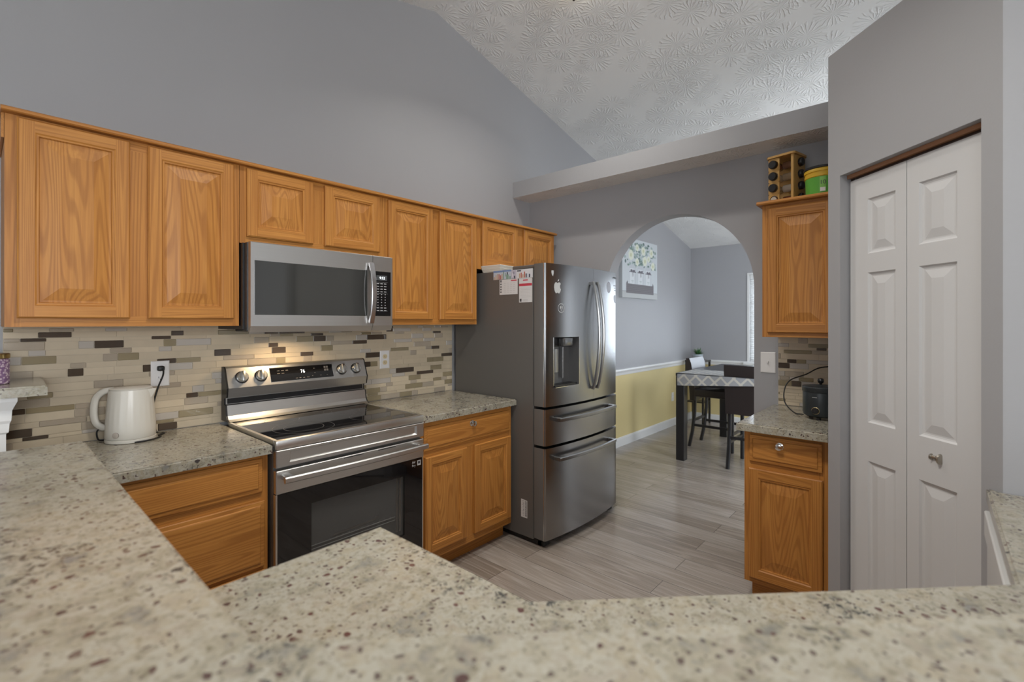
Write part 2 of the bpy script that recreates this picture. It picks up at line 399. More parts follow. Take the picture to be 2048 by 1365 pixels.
# dining end wall with its window hole
mb = MB(); W0, W1, WZ0, WZ1 = -2.45, -0.80, 0.87, 2.06
D0, D1, DZ0, DZ1 = 4.35, 6.25, 0.50, 2.20
YD = -4.6
def panel_x(mb, x0, x1, y0, y1, z0, z1, m): mb.box(x0, y0, z0, x1, y1, z1, m)
zt = ceil_z(XR)
mb.box(XR, W1, 0, XR + 0.14, 0.12, RAIL, 1); mb.box(XR, W1, RAIL, XR + 0.14, 0.12, zt, 0)
mb.box(XR, W0, 0, XR + 0.14, W1, RAIL, 1); mb.box(XR, W0, RAIL, XR + 0.14, W1, WZ0, 0); mb.box(XR, W0, WZ1, XR + 0.14, W1, zt, 0)
mb.box(XR, YD, 0, XR + 0.14, W0, RAIL, 1); mb.box(XR, YD, RAIL, XR + 0.14, W0, zt, 0)
struct(mb.build('wall_dining_end', [WALL, MUSTARD]))
mb = MB()
mb.prism([(3.39, 0), (D0, 0), (D0, ceil_z(D0)), (3.39, ceil_z(3.39))], 'y', YD - 0.1, YD); mb.prism([(D1, 0), (XR + 0.1, 0), (XR + 0.1, ceil_z(XR + 0.1)), (D1, ceil_z(D1))], 'y', YD - 0.1, YD)
mb.prism([(D0, 0), (D1, 0), (D1, DZ0), (D0, DZ0)], 'y', YD - 0.1, YD); mb.prism([(D0, DZ1), (D1, DZ1), (D1, ceil_z(D1)), (D0, ceil_z(D0))], 'y', YD - 0.1, YD)
struct(mb.build('wall_dining_right', WALL))
# arch wall with the plant ledge along its top
AY, AR, AS = -1.305, 0.53, 1.645
arch = [(AY - AR, 0.0)] + [(AY - AR * math.cos(math.pi * k / 40), AS + AR * math.sin(math.pi * k / 40)) for k in range(41)] + [(AY + AR, 0.0)]
mb = MB(); mb.prism([(YD, 0)] + arch + [(0, 0), (0, 2.605), (YD, 2.605)], 'x', XB, 3.39)
struct(mb.build('wall_right', WALL, smooth=30))
mb = MB(); fs = mb.box(3.05, -2.335, 2.473, XB, 0, 2.605)
fs[4].material_index = 1
struct(mb.build('trim_1', [WALL, CEIL]))
# corner pantry: return, 45-degree face with the door opening, side, flat top
S = math.sqrt(0.5)
PX, PY = 2.53, -2.335
def diag(t, n): return (PX - t * S + n * S, PY - t * S - n * S)      # t along the face, n into the pantry
TD, T0, T1, DOORH = 0.718, 0.071, 0.656, 2.05
mb = MB()
def dprism(poly_tz, n0, n1, m=0, target=None):
    tgt = target or mb
    A = [tgt.bm.verts.new((*diag(t, n0), z)) for t, z in poly_tz]; B = [tgt.bm.verts.new((*diag(t, n1), z)) for t, z in poly_tz]
    k = len(poly_tz)
    for i in range(k):
        f = tgt.bm.faces.new((A[i], A[(i + 1) % k], B[(i + 1) % k], B[i])); f.material_index = m
    for q in (A[::-1], B): tgt.bm.faces.new(q).material_index = m
dprism([(0, 0), (T0, 0), (T0, DOORH), (T1, DOORH), (T1, 0), (TD, 0), (TD, 2.56), (0, 2.56)], 0.0, 0.11)
e0 = diag(TD, 0); i0, i1 = diag(0.0, 0.0), diag(TD, 0.11)
mb.prism([(PX, PY), (XB, PY), (XB, PY - 0.11), (PX + 0.045, PY - 0.11)], 'z', 0, 2.56)
mb.prism([e0, (e0[0], YF), (e0[0] + 0.11, YF), (e0[0] + 0.11, e0[1] - 0.045)], 'z', 0, 2.56)
mb.prism([(PX, PY), (XB, PY), (XB, YF), (e0[0], YF), e0], 'z', 2.56, 2.60)
mb.box(XB, YF, 0, XB + 0.115, YD, 2.60)
struct(mb.build('wall_pantry', WALL))
SIDE_X = e0[0]
# walls behind the camera with the living-room windows
def wall_with_hole(name, axis, a, b, lo, hi, top, h0, h1, z0, z1, mat=None):
    mb = MB()
    def bx(p0, p1, q0, q1):
        if axis == 'y': mb.prism([(p0, q0), (p1, q0), (p1, min(q1, ceil_z(p1)) if q1 > 2 else q1), (p0, min(q1, ceil_z(p0)) if q1 > 2 else q1)], 'y', a, b)
        else: mb.box(a, p0, q0, b, p1, q1)
    if axis == 'y':
        xs = sorted({lo, h0, h1, hi, min(max(RIDGE_X, lo), hi)})
        for p0, p1 in zip(xs, xs[1:]):
            if h0 <= p0 and p1 <= h1: bx(p0, p1, 0, z0); mb.prism([(p0, z1), (p1, z1), (p1, ceil_z(p1)), (p0, ceil_z(p0))], 'y', a, b)
            else: mb.prism([(p0, 0), (p1, 0), (p1, ceil_z(p1)), (p0, ceil_z(p0))], 'y', a, b)
    else:
        bx(lo, h0, 0, top); bx(h1, hi, 0, top); bx(h0, h1, 0, z0); bx(h0, h1, z1, top)
    return struct(mb.build(name, WALL))
wall_with_hole('wall_front', 'y', YF - 0.12, YF, XL, XR, None, -1.6, 0.2, 0.85, 2.55)
wall_with_hole('wall_left', 'x', XL - 0.12, XL, YF, 0.0, ceil_z(XL), -4.9, -1.5, 0.7, 2.2)
SKYPANE = simple('bright_sky_behind_glass', (0.8, 0.85, 0.9), 0.3, emit=(0.86, 0.93, 1.0), strength=2.2)
def window(name, axis, pos, u0, u1, z0, z1, mullions, depth, pane_mat):
    """window unit filling a wall hole; axis = wall normal axis"""
    fr = MB(); w = 0.05
    def bx(mb_, a0, a1, q0, q1, d0, d1, m=0):
        if axis == 'x': mb_.box(pos + d0, a0, q0, pos + d1, a1, q1, m)
        else: mb_.box(a0, pos + d0, q0, a1, pos + d1, q1, m)
    bx(fr, u0, u1, z0, z0 + w, 0, depth); bx(fr, u0, u1, z1 - w, z1, 0, depth)
    bx(fr, u0, u0 + w, z0 + w, z1 - w, 0, depth); bx(fr, u1 - w, u1, z0 + w, z1 - w, 0, depth)
    for k in range(1, mullions):
        c = u0 + (u1 - u0) * k / mullions; bx(fr, c - 0.03, c + 0.03, z0 + w, z1 - w, 0, depth)
    f = struct(fr.build(name, WHITE))
    pn = MB(); mid = depth * 0.5
    bx(pn, u0 + w, u1 - w, z0 + w, z1 - w, mid, mid + 0.01 * (1 if depth > 0 else -1))
    o = pn.build('window_pane', pane_mat, f); return f
window('window_1', 'x', XR + 0.04, W0, W1, WZ0, WZ1, 2, 0.08, simple('bright_sky_behind_dining_glass', (0.8, 0.85, 0.9), 0.3, emit=(0.80, 0.89, 1.0), strength=6.5))
window('window_2', 'y', YD - 0.09, D0, D1, DZ0, DZ1, 2, 0.08, SKYPANE)
window('window_3', 'y', YF - 0.10, -1.6, 0.2, 0.85, 2.55, 2, 0.08, SKYPANE)
window('window_4', 'x', XL - 0.10, -4.9, -1.5, 0.7, 2.2, 3, 0.08, SKYPANE)
window('added_fill_pane', 'x', 3.392, -4.3, -2.7, 0.12, 2.25, 2, 0.05, SKYPANE)  # made-up glowing pane on the arch wall's hidden face, lights the dining room
# dining window: casing strip, sill and blind
mb = MB(); mb.box(XR - 0.012, W1 - 0.005, WZ0 - 0.02, XR + 0.0, W1 + 0.025, WZ1 + 0.025); mb.box(XR - 0.012, W0 - 0.05, WZ0 - 0.02, XR, W0 + 0.005, WZ1 + 0.05)
mb.box(XR - 0.012, W0, WZ1, XR, W1, WZ1 + 0.025); mb.box(XR - 0.07, W0 - 0.06, WZ0 - 0.03, XR, W1 + 0.06, WZ0 - 0.003)
struct(mb.build('trim_2', WHITE))
bl = thing('window_blind', 'white horizontal slat blind hanging in the dining room window', 'blind', (XR + 0.02, (W0 + W1) / 2, WZ0))
mb = MB(); hw = (W1 - W0) / 2 - 0.01
n = 46
for k in range(n):
    z = 0.03 + k * (WZ1 - WZ0 - 0.07) / n
    mb.face([(-0.012, -hw, z - 0.006), (-0.012, hw, z - 0.006), (0.012, hw, z + 0.006), (0.012, -hw, z + 0.006)])
    mb.face([(-0.012, -hw, z - 0.0045), (0.012, -hw, z + 0.0075), (0.012, hw, z + 0.0075), (-0.012, hw, z - 0.0045)])
mb.build('slat_curtain', WHITE, bl)
box_obj('head_rail', (-0.018, -hw, WZ1 - WZ0 - 0.045, 0.018, hw, WZ1 - WZ0 - 0.002), WHITE, bl)
box_obj('bottom_rail', (-0.012, -hw, 0.004, 0.012, hw, 0.022), WHITE, bl)
# chair rail and baseboards of the dining room
def rail_profile(z): return [(0, z - 0.035), (-0.008, z - 0.035), (-0.012, z - 0.015), (-0.012, z - 0.004), (-0.020, z + 0.004), (-0.026, z + 0.022), (-0.020, z + 0.032), (0, z + 0.035)]
mb = MB(); mb.prism(rail_profile(RAIL), 'x', 3.39, XR - 0.001); struct(mb.build('trim_3', WHITE, smooth=50))
mb = MB(); mb.prism([(XR + y, z) for y, z in rail_profile(RAIL)], 'y', W0 - 0.4, -0.026); mb2 = mb
struct(mb.build('trim_4', WHITE, smooth=50))
bp = [(0, 0), (-0.014, 0), (-0.014, 0.085), (-0.009, 0.10), (0, 0.103)]
mb = MB(); mb.prism(bp, 'x', 3.39, XR - 0.001); struct(mb.build('baseboard_dining_left', WHITE))
mb = MB(); mb.prism([(XR + y, z) for y, z in bp], 'y', YD + 0.001, -0.014); struct(mb.build('baseboard_dining_end', WHITE))

# low stub wall at the end of the backsplash, with its white cap moulding
mb = MB(); mb.box(-0.55, -0.335, 0, 0.075, -0.001, 1.162)
struct(mb.build('wall_stub', WHITE))
mb = MB()
prof = [(0.0, 1.04), (0.006, 1.045), (0.008, 1.075), (0.012, 1.085), (0.014, 1.12), (0.026, 1.15), (0.026, 1.165)]
rs = []
for d, z in prof: rs.append([(-0.55, -0.335 - d, z), (0.075 + d, -0.335 - d, z), (0.075 + d, -0.012, z), (-0.55, -0.012, z)])
mb.rings(rs); struct(mb.build('trim_5', WHITE))

# ------------------------------------------------------------------ mosaic backsplash
def tile_material(name, col, rough, spec, var):
    m, nt, b = nodes_of(name)
    g = N(nt, 'ShaderNodeNewGeometry')
    v = coords(nt, (1, 1, 1)); n = N(nt, 'ShaderNodeTexNoise', Scale=22.0, Detail=3.0); nt.links.new(v, n.inputs['Vector'])
    a = N(nt, 'ShaderNodeMath', operation='ADD'); nt.links.new(g.outputs['Random Per Island'], a.inputs[0]); nt.links.new(n.outputs[0], a.inputs[1])
    h = N(nt, 'ShaderNodeMath', operation='MULTIPLY'); nt.links.new(a.outputs[0], h.inputs[0]); h.inputs[1].default_value = 0.5
    c = mixc(nt, tuple(x * (1 - var) for x in col), tuple(min(1, x * (1 + var)) for x in col), h.outputs[0])
    nt.links.new(c, b.inputs['Base Color']); b.inputs['Roughness'].default_value = rough; b.inputs['Specular IOR Level'].default_value = spec
    return m
TILE_MATS = [simple('cream_grout', (0.53, 0.46, 0.35), 0.8),
             tile_material('cream_travertine', (0.54, 0.455, 0.33), 0.5, 0.4, 0.16),
             tile_material('dark_brown_glass_tile', (0.080, 0.058, 0.042), 0.05, 0.7, 0.25),
             tile_material('olive_glass_tile', (0.285, 0.235, 0.145), 0.05, 0.7, 0.18),
             tile_material('taupe_glass_tile', (0.40, 0.34, 0.265), 0.06, 0.7, 0.15),
             tile_material('pale_grey_glass_tile', (0.48, 0.44, 0.39), 0.06, 0.7, 0.10)]
def backsplash(name, label, w, z0, z1, seed, loc, rz, thick=0.008):
    rnd = random.Random(seed); mb = MB()
    mb.box(0, -thick * 0.55, z0, w, 0, z1, 0)
    z = z0 + 0.001; g = 0.0018; prev = None
    hs = [0.0155, 0.0235, 0.0335]
    while z < z1 - 0.006:
        h = rnd.choice([q for q in hs if q != prev]); prev = h
        if z + h > z1 - 0.002: h = z1 - z - 0.002
        x = -rnd.random() * 0.10; last = 1
        while x < w:
            r = rnd.random()
            if last == 1 and r < 0.62: m = rnd.choice([2, 3, 4, 5, 3, 4, 5, 2, 4])
            elif last != 1 and r < 0.30: m = rnd.choice([2, 3, 4, 5])
            else: m = 1
            L = rnd.choice([0.05, 0.075, 0.10, 0.145]) if m != 1 else rnd.choice([0.10, 0.145, 0.145, 0.20])
            if h < 0.02: L = min(L, 0.075) if m != 1 else L
            x0, x1 = max(x, 0.0) + g / 2, min(x + L, w) - g / 2
            if x1 - x0 > 0.004:
                t = thick if m != 1 else thick * 0.86
                mb.box(x0, -t, z + g / 2, x1, -0.001, z + h - g / 2, m, 0.0016 if m != 1 else 0.0)
            x += L; last = m
        z += h
    o = mb.build(name, TILE_MATS); o.location = loc; o.rotation_euler = (0, 0, rz)
    return tag(o, label, 'backsplash')
backsplash('tile_backsplash', 'long mosaic tile backsplash behind the range and kettle', 2.283, 0.914, 1.40, 5, (0.077, -0.001, 0), 0)
backsplash('tile_backsplash', 'narrow mosaic tile backsplash behind the small black pot', 0.360, 0.914, 1.335, 11, (XB, -1.973, 0), R(-90))

# ------------------------------------------------------------------ cabinetry
def panel_door(mb, x0, z0, x1, z1, y, sw=0.054, t=0.019):
    """raised panel door; front looks to -y; back at y"""
    def ring(i, d): return [(x0 + i, y - d, z0 + i), (x1 - i, y - d, z0 + i), (x1 - i, y - d, z1 - i), (x0 + i, y - d, z1 - i)]
    bev = min(0.045, (x1 - x0 - 2 * sw) * 0.22)
    seq = [(0, 0), (0, t - 0.005), (0.005, t), (sw - 0.010, t), (sw - 0.005, t - 0.004), (sw, t - 0.004), (sw + 0.003, t - 0.011), (sw + 0.010, t - 0.011), (sw + 0.010 + bev, t - 0.002)]
    V = [[mb.bm.verts.new(p) for p in ring(i, d)] for i, d in seq]
    for k in range(len(V) - 1):
        if k == 2: continue
        for j in range(4):
            f = mb.bm.faces.new((V[k][j], V[k][(j + 1) % 4], V[k + 1][(j + 1) % 4], V[k + 1][j])); f.material_index = 2 if k >= 5 else (1 if j in (0, 2) else 0)
    mb.bm.faces.new(V[0][::-1]); mb.bm.faces.new(V[-1]).material_index = 2
    # flat of stiles and rails, butt jointed
    i0, i1 = 0.005, sw - 0.010; yy = y - t
    A = [(x0 + i0, z0 + i0), (x1 - i0, z0 + i0), (x1 - i0, z1 - i0), (x0 + i0, z1 - i0)]
    xa, xb, za, zb = x0 + i1, x1 - i1, z0 + i1, z1 - i1
    for a0, b0, a1, b1, m in ((x0 + i0, z0 + i0, xa, z1 - i0, 0), (xb, z0 + i0, x1 - i0, z1 - i0, 0), (xa, z0 + i0, xb, za, 1), (xa, zb, xb, z1 - i0, 1)):
        mb.face([(a0, yy, b0), (a1, yy, b0), (a1, yy, b1), (a0, yy, b1)], m)
def slab_front(mb, x0, z0, x1, z1, y, t=0.019, m=0):
    def ring(i, d): return [(x0 + i, y - d, z0 + i), (x1 - i, y - d, z0 + i), (x1 - i, y - d, z1 - i), (x0 + i, y - d, z1 - i)]
    mb.rings([ring(0, 0), ring(0, t - 0.008), ring(0.003, t - 0.006), ring(0.016, t - 0.005), ring(0.019, t - 0.001), ring(0.022, t)], m)
def knob(parent, x, y, z, mat=CHROME):
    mb = MB(); mb.lathe([(0.018, 0), (0.018, -0.002), (0.013, -0.004), (0.006, -0.006), (0.006, -0.014), (0.013, -0.018), (0.0165, -0.023), (0.015, -0.027), (0.008, -0.029), (0.0005, -0.029)], (x, y, z), 24, 0, 'y')
    return mb.build('knob', mat, parent, 40)
def wall_cabinet(label, x0, x1, z0, z1, doors, group, loc=(0, 0, 0), rz=0, depth=0.305, dz=(0.031, 0.008), frame_inset=True):
    t = thing('wall_cabinet', label, 'cabinet', loc, rz, group)
    mb = MB(); f = depth
    mb.box(x0, -f + 0.018, z0, x1, -0.001, z1, 0)
    mb.box(x0, -f, z0, x0 + 0.04, -f + 0.018, z1, 0); mb.box(x1 - 0.04, -f, z0, x1, -f + 0.018, z1, 0)
    mb.box(x0 + 0.04, -f, z0, x1 - 0.04, -f + 0.018, z0 + 0.04, 1); mb.box(x0 + 0.04, -f, z1 - 0.04, x1 - 0.04, -f + 0.018, z1, 1)
    if len(doors) == 2:
        c = (doors[0][1] + doors[1][0]) / 2; mb.box(c - 0.045, -f, z0 + 0.04, c + 0.045, -f + 0.018, z1 - 0.04, 0)
    mb.build('cabinet_body', [OAK_V, OAK_H], t)
    for a, b in doors:
        m2 = MB(); panel_door(m2, a, z0 + dz[0], b, z1 - dz[1], -f - 0.0005); m2.build('door', [OAK_V, OAK_H, OAK_P], t)
    return t
UP = 'oak wall cabinets along the range wall'
wall_cabinet('widest tall two-door oak wall cabinet left of the microwave, above the kettle', 0.072, 0.809, 1.402, 2.138, [(0.101, 0.411), (0.469, 0.784)], UP)
wall_cabinet('short two-door oak wall cabinet directly above the microwave', 0.811, 1.570, 1.784, 2.138, [(0.839, 1.152), (1.214, 1.542)], UP)
wall_cabinet('tall two-door oak wall cabinet between the microwave and the refrigerator', 1.572, 2.323, 1.402, 2.138, [(1.599, 1.926), (1.982, 2.309)], UP)
wall_cabinet('short two-door oak wall cabinet above the refrigerator', 2.325, 3.222, 1.790, 2.138, [(2.367, 2.741), (2.818, 3.198)], UP, dz=(0.022, 0.006))
t = thing('cabinet_trim', 'long flat oak trim strip running along the top of the range-wall cabinets', 'trim', (0, 0, 2.138))
mb = MB(); mb.prism([(-0.300, 0.0), (-0.336, 0.0), (-0.340, 0.004), (-0.340, 0.012), (-0.332, 0.018), (-0.300, 0.018)], 'x', 0.062, 3.222)
mb.box(0.062, -0.30, 0.0, 0.085, -0.002, 0.018, 0)
mb.build('front_strip', OAK_H, t)
mb = MB(); mb.box(0.064, -0.304, -0.085, 0.071, -0.002, -0.0005); mb.build('end_strip', OAK_Y, t)

def base_body(mb, x0, x1, depth=0.605, splits=(), rails=()):
    f = depth
    mb.box(x0, -f + 0.018, 0.10, x1, -0.012, 0.874, 0)
    mb.box(x0, -0.535, 0.0, x1, -0.012, 0.10, 1)
    mb.box(x0, -f, 0.10, x0 + 0.03, -f + 0.018, 0.874, 0); mb.box(x1 - 0.03, -f, 0.10, x1, -f + 0.018, 0.874, 0)
    for r0, r1 in ((0.10, 0.14), (0.84, 0.874)) + tuple(rails): mb.box(x0 + 0.03, -f, r0, x1 - 0.03, -f + 0.018, r1, 1)
    for c0, c1, zz0, zz1 in splits: mb.box(c0, -f, zz0, c1, -f + 0.018, zz1, 0)
t = thing('base_cabinet', 'oak base cabinet of wide drawers left of the range, under the kettle counter', 'cabinet', (0, 0, 0), 0, 'oak base cabinets along the range wall')
mb = MB(); base_body(mb, 0.13, 0.817, rails=((0.675, 0.725), (0.385, 0.425))); mb.build('cabinet_body', [OAK_V, OAK_H], t)
for z0, z1, a, b in ((0.719, 0.857, 0.16, 0.793), (0.412, 0.682, 0.155, 0.801), (0.128, 0.395, 0.155, 0.801)):
    m2 = MB(); slab_front(m2, a, z0, b, z1, -0.6055); m2.build('drawer', OAK_D, t)
t = thing('base_cabinet', 'oak base cabinet with one drawer and two doors between range and refrigerator', 'cabinet', (0, 0, 0), 0, 'oak base cabinets along the range wall')
mb = MB(); base_body(mb, 1.602, 2.345, splits=((1.935, 2.006, 0.14, 0.672),), rails=((0.672, 0.722),)); mb.build('cabinet_body', [OAK_V, OAK_H], t)
m2 = MB(); slab_front(m2, 1.624, 0.714, 2.325, 0.845, -0.6055); d = m2.build('drawer', OAK_D, t); knob(d, 1.975, -0.6245, 0.815)
for a, b in ((1.630, 1.938), (2.003, 2.329)):
    m2 = MB(); panel_door(m2, a, 0.145, b, 0.679, -0.6055); m2.build('door', [OAK_V, OAK_H, OAK_P], t)

# arch-wall cabinets, built facing -y and turned to face -x
LB = (XB, -1.96, 0); RB = R(-90)
t = wall_cabinet('tall single-door oak wall cabinet on the arch wall, under the spice rack', 0.008, 0.374, 1.336, 2.066, [(0.036, 0.352)], None, LB, RB, depth=0.345, dz=(0.024, 0.02))
mb = MB(); mb.prism([(-0.02, 0), (-0.385, 0), (-0.390, 0.006), (-0.382, 0.019), (-0.02, 0.019)], 'x', -0.012, 0.374); mb.xform(Matrix.Translation((0, 0, 2.066)))
mb.build('top_trim', OAK_H, t)
t = thing('base_cabinet', 'narrow oak base cabinet with one drawer and one door beside the pantry', 'cabinet', LB, RB)
mb = MB()
f = 0.65
mb.box(0.0, -f + 0.018, 0.10, 0.374, -0.012, 0.874, 0); mb.box(0.02, -0.585, 0, 0.374, -0.012, 0.10, 1)
mb.box(0, -f, 0.10, 0.03, -f + 0.018, 0.874, 0); mb.box(0.322, -f, 0.10, 0.374, -f + 0.018, 0.874, 0)
for r0, r1 in ((0.10, 0.14), (0.84, 0.874), (0.665, 0.725)): mb.box(0.03, -f, r0, 0.322, -f + 0.018, r1, 1)
mb.build('cabinet_body', [OAK_V, OAK_H], t)
m2 = MB(); slab_front(m2, 0.026, 0.716, 0.340, 0.850, -f - 0.0005); d = m2.build('drawer', OAK_D, t); knob(d, 0.165, -f - 0.0195, 0.812)
m2 = MB(); panel_door(m2, 0.024, 0.128, 0.342, 0.682, -f - 0.0005); m2.build('door', [OAK_V, OAK_H, OAK_P], t)

# countertops
def slab(name, label, poly, z0, z1, cat='countertop', b=0.006):
    mb = MB(); mb.prism(poly, 'z', z0, z1)
    bmesh.ops.recalc_face_normals(mb.bm, faces=mb.bm.faces[:])
    es = [e for e in mb.bm.edges if abs((e.verts[0].co.z + e.verts[1].co.z) / 2 - z1) < 1e-5]
    bmesh.ops.bevel(mb.bm, geom=es, offset=b, segments=3, affect='EDGES')
    return tag(mb.build(name, GRANITE, smooth=30), label, cat)
slab('granite_countertop', 'speckled granite countertop under the white kettle, left of the range', [(0.13, -0.001), (0.13, -0.645), (0.820, -0.645), (0.820, -0.009), (0.13, -0.009)][1:] + [(0.13, -0.009)][:0], 0.876, 0.914)
slab('granite_countertop', 'speckled granite countertop between the range and the refrigerator', [(1.594, -0.009), (1.594, -0.645), (2.355, -0.645), (2.355, -0.009)], 0.876, 0.914)
slab('granite_countertop', 'small speckled granite countertop holding the black pot by the arch', [(XB - 0.009, -1.948), (2.548, -1.942), (2.548, -2.331), (XB - 0.009, -2.331)], 0.876, 0.914)
# peninsula: low counter, raised bar on a knee wall
PEN_IN = [(0.672, -1.664), (0.672, -2.141), (1.340, -2.809), (SIDE_X + 0.030, -2.809)]
slab('granite_countertop', 'low speckled granite peninsula counter with angled front, nearest the range', PEN_IN + [(SIDE_X - 0.001, e0[1] + 0.0), (SIDE_X - 0.001, -3.45), (1.20, -3.45), (0.125, -2.345), (0.125, -1.664)], 0.876, 0.914)
slab('granite_bar_top', 'raised speckled granite bar top in the foreground, bending round the corner', [(0.222, -0.790), (0.210, -2.128), (1.55, -3.468), (1.20, -3.79), (-0.22, -2.37), (-0.22, -0.790)], 1.029, 1.067, b=0.008)
mb = MB(); mb.prism([(0.115, -0.83), (0.115, -2.17), (1.36, -3.43), (1.28, -3.51), (0.0, -2.215), (0.0, -0.83)], 'z', 0, 1.029)
struct(mb.build('wall_peninsula', WALL))
slab('granite_ledge', 'small high granite ledge on the white stub wall, under the purple jar', [(-0.56, -0.009), (-0.56, -0.392), (0.172, -0.392), (0.186, -0.009)], 1.166, 1.200)
t = thing('base_cabinet', 'oak peninsula base cabinets under the low angled granite counter', 'cabinet')
mb = MB()
mb.prism([(0.118, -1.69), (0.645, -1.69), (0.645, -2.150), (1.33, -2.835), (1.415, -2.835), (1.415, -3.42), (1.36, -3.42), (0.118, -2.175)], 'z', 0.10, 0.874)
mb.prism([(0.118, -1.70), (0.58, -1.70), (0.58, -2.18), (1.31, -2.90), (1.41, -2.90), (1.41, -3.41), (1.36, -3.41), (0.118, -2.175)], 'z', 0.0, 0.10)
mb.build('cabinet_body', OAK_V, t)
m2 = MB(); panel_door(m2, 0.02, 0.14, 0.44, 0.85, 0.0)
m2.xform(Matrix.Translation((0.6455, -2.15, 0)) @ Matrix.Rotation(R(90), 4, 'Z')); m2.build('door', [OAK_V, OAK_H, OAK_P], t)
for a in (0.03, 0.50):
    m2 = MB(); panel_door(m2, a, 0.14, a + 0.43, 0.85, 0.0)
    m2.xform(Matrix.Translation((1.3305, -2.8345, 0)) @ Matrix.Rotation(R(135), 4, 'Z')); m2.build('door', [OAK_V, OAK_H, OAK_P], t)
# dishwasher under the right-hand run
t = thing('dishwasher', 'pale grey dishwasher front under the granite counter right of the pantry door', 'dishwasher', (1.435, -2.835, 0))
DWM = simple('pale_grey_enamel', (0.52, 0.52, 0.51), 0.35)
box_obj('tub', (0.0, -0.58, 0.02, 0.582, -0.0075, 0.870), STEELDK, t)
box_obj('control_panel', (0.003, -0.007, 0.776, 0.588, 0.032, 0.852), DWM, t, 0.003)
box_obj('door', (0.003, -0.007, 0.12, 0.588, 0.026, 0.770), DWM, t, 0.003)
box_obj('kick_plate', (0.01, -0.10, 0.0, 0.575, -0.031, 0.019), BLACK, t)

# ------------------------------------------------------------------ range
t = thing('range', 'stainless steel electric range with black glass oven door and smooth cooktop', 'range', (0.826, 0, 0))
W = 0.756
mb = MB(); mb.box(0, -0.635, 0.03, W, -0.02, 0.900, 0); mb.box(0.03, -0.60, 0.0, W - 0.03, -0.05, 0.03, 0); mb.build('range_body', STEELDK, t)
mb = MB()      # cooktop surround: front and side bands
mb.box(0, -0.668, 0.890, W, -0.640, 0.928, 0, 0.004, 2); mb.box(0, -0.640, 0.900, 0.014, -0.115, 0.928, 0); mb.box(W - 0.014, -0.640, 0.900, W, -0.115, 0.928, 0)
mb.build('cooktop_surround', STEEL, t, 40)
ct = box_obj('cooktop', (0.0145, -0.6395, 0.905, W - 0.0145, -0.112, 0.9265), BLACKGLOSS, t)
RING = simple('grey_burner_print', (0.16, 0.16, 0.16), 0.3)
for cx, cy, rs in ((0.205, -0.475, (0.135, 0.088)), (0.545, -0.475, (0.095,)), (0.205, -0.235, (0.080,)), (0.545, -0.245, (0.115, 0.075))):
    mb = MB()
    for rr in rs:
        n = 48
        for k in range(n):
            a0, a1 = 2 * math.pi * k / n, 2 * math.pi * (k + 1) / n
            mb.face([(cx + r_ * math.cos(a), cy + r_ * math.sin(a), 0.92675) for r_, a in ((rr, a0), (rr, a1), (rr - 0.0016, a1), (rr - 0.0016, a0))])
    mb.build('burner_ring', RING, ct)
mb = MB()      # apron band with a pressed recess
def front_rings(mb, x0, z0, x1, z1, y, seq, m=0):
    mb.rings([[(x0 + i, y - d, z0 + i), (x1 - i, y - d, z0 + i), (x1 - i, y - d, z1 - i), (x0 + i, y - d, z1 - i)] for i, d in seq], m)
x0, x1, z0, z1 = 0, W, 0.816, 0.888
V = [(0, 0.640), (0, 0.666), (0.003, 0.669)]
r_out = [[(x0 + i, -d, z0 + i), (x1 - i, -d, z0 + i), (x1 - i, -d, z1 - i), (x0 + i, -d, z1 - i)] for i, d in V]
xi0, xi1, zi0, zi1 = 0.055, W - 0.045, 0.832, 0.878
r_in = [[(xi0 + i, -d, zi0 + i), (xi1 - i, -d, zi0 + i), (xi1 - i, -d, zi1 - i), (xi0 + i, -d, zi1 - i)] for i, d in ((0, 0.669), (0.007, 0.659))]
mb.rings(r_out + r_in); mb.build('apron_panel', STEEL, t, 30)
# oven door: steel head band, black glass with a window, side trims
od = box_obj('oven_door', (0.0, -0.668, 0.706, W, -0.640, 0.803), STEEL, t, 0.003)
mb = MB(); ZB, ZT = 0.215, 0.704
wx0, wx1, wz0, wz1 = 0.150, 0.636, 0.330, 0.632
for a in ((0.008, ZB, wx0, ZT), (wx1, ZB, W - 0.008, ZT), (wx0, ZB, wx1, wz0), (wx0, wz1, wx1, ZT)):
    mb.box(a[0], -0.664, a[1], a[2], -0.648, a[3])
mb.build('door_glass', BLACKGLOSS, od)
for xa in (0.0, W - 0.0075): box_obj('side_trim', (xa, -0.662, ZB, xa + 0.0075, -0.640, ZT), STEEL, od)
def pane_glass(name, tint, mixf):
    m, nt, b = nodes_of(name)
    b.inputs['Base Color'].default_value = (*tint, 1); b.inputs['Roughness'].default_value = 0.05; b.inputs['Specular IOR Level'].default_value = 0.6
    tr = N(nt, 'ShaderNodeBsdfTransparent'); mx = N(nt, 'ShaderNodeMixShader'); mx.inputs[0].default_value = mixf
    nt.links.new(b.outputs[0], mx.inputs[1]); nt.links.new(tr.outputs[0], mx.inputs[2]); nt.links.new(mx.outputs[0], nt.nodes['Material Output'].inputs['Surface'])
    return m
box_obj('oven_window', (wx0, -0.660, wz0, wx1, -0.656, wz1), pane_glass('hazed_oven_glass', (0.05, 0.05, 0.047), 0.6), od)  # lighter grey in the pane stands in for reflection haze
mb = MB()      # handle, slightly bowed, on two end blocks
hp = [(0.012 + (W - 0.03) * k / 12, -0.722 - 0.010 * math.sin(math.pi * k / 12), 0.776) for k in range(13)]
mb.tube(hp, 0, 0, flat=(0.020, 0.026), up=(0, 0, 1))
for xa in (0.020, W - 0.062): mb.box(xa, -0.722, 0.766, xa + 0.034, -0.667, 0.788, 0, 0.003)
mb.build('handle', STEEL, od, 40)
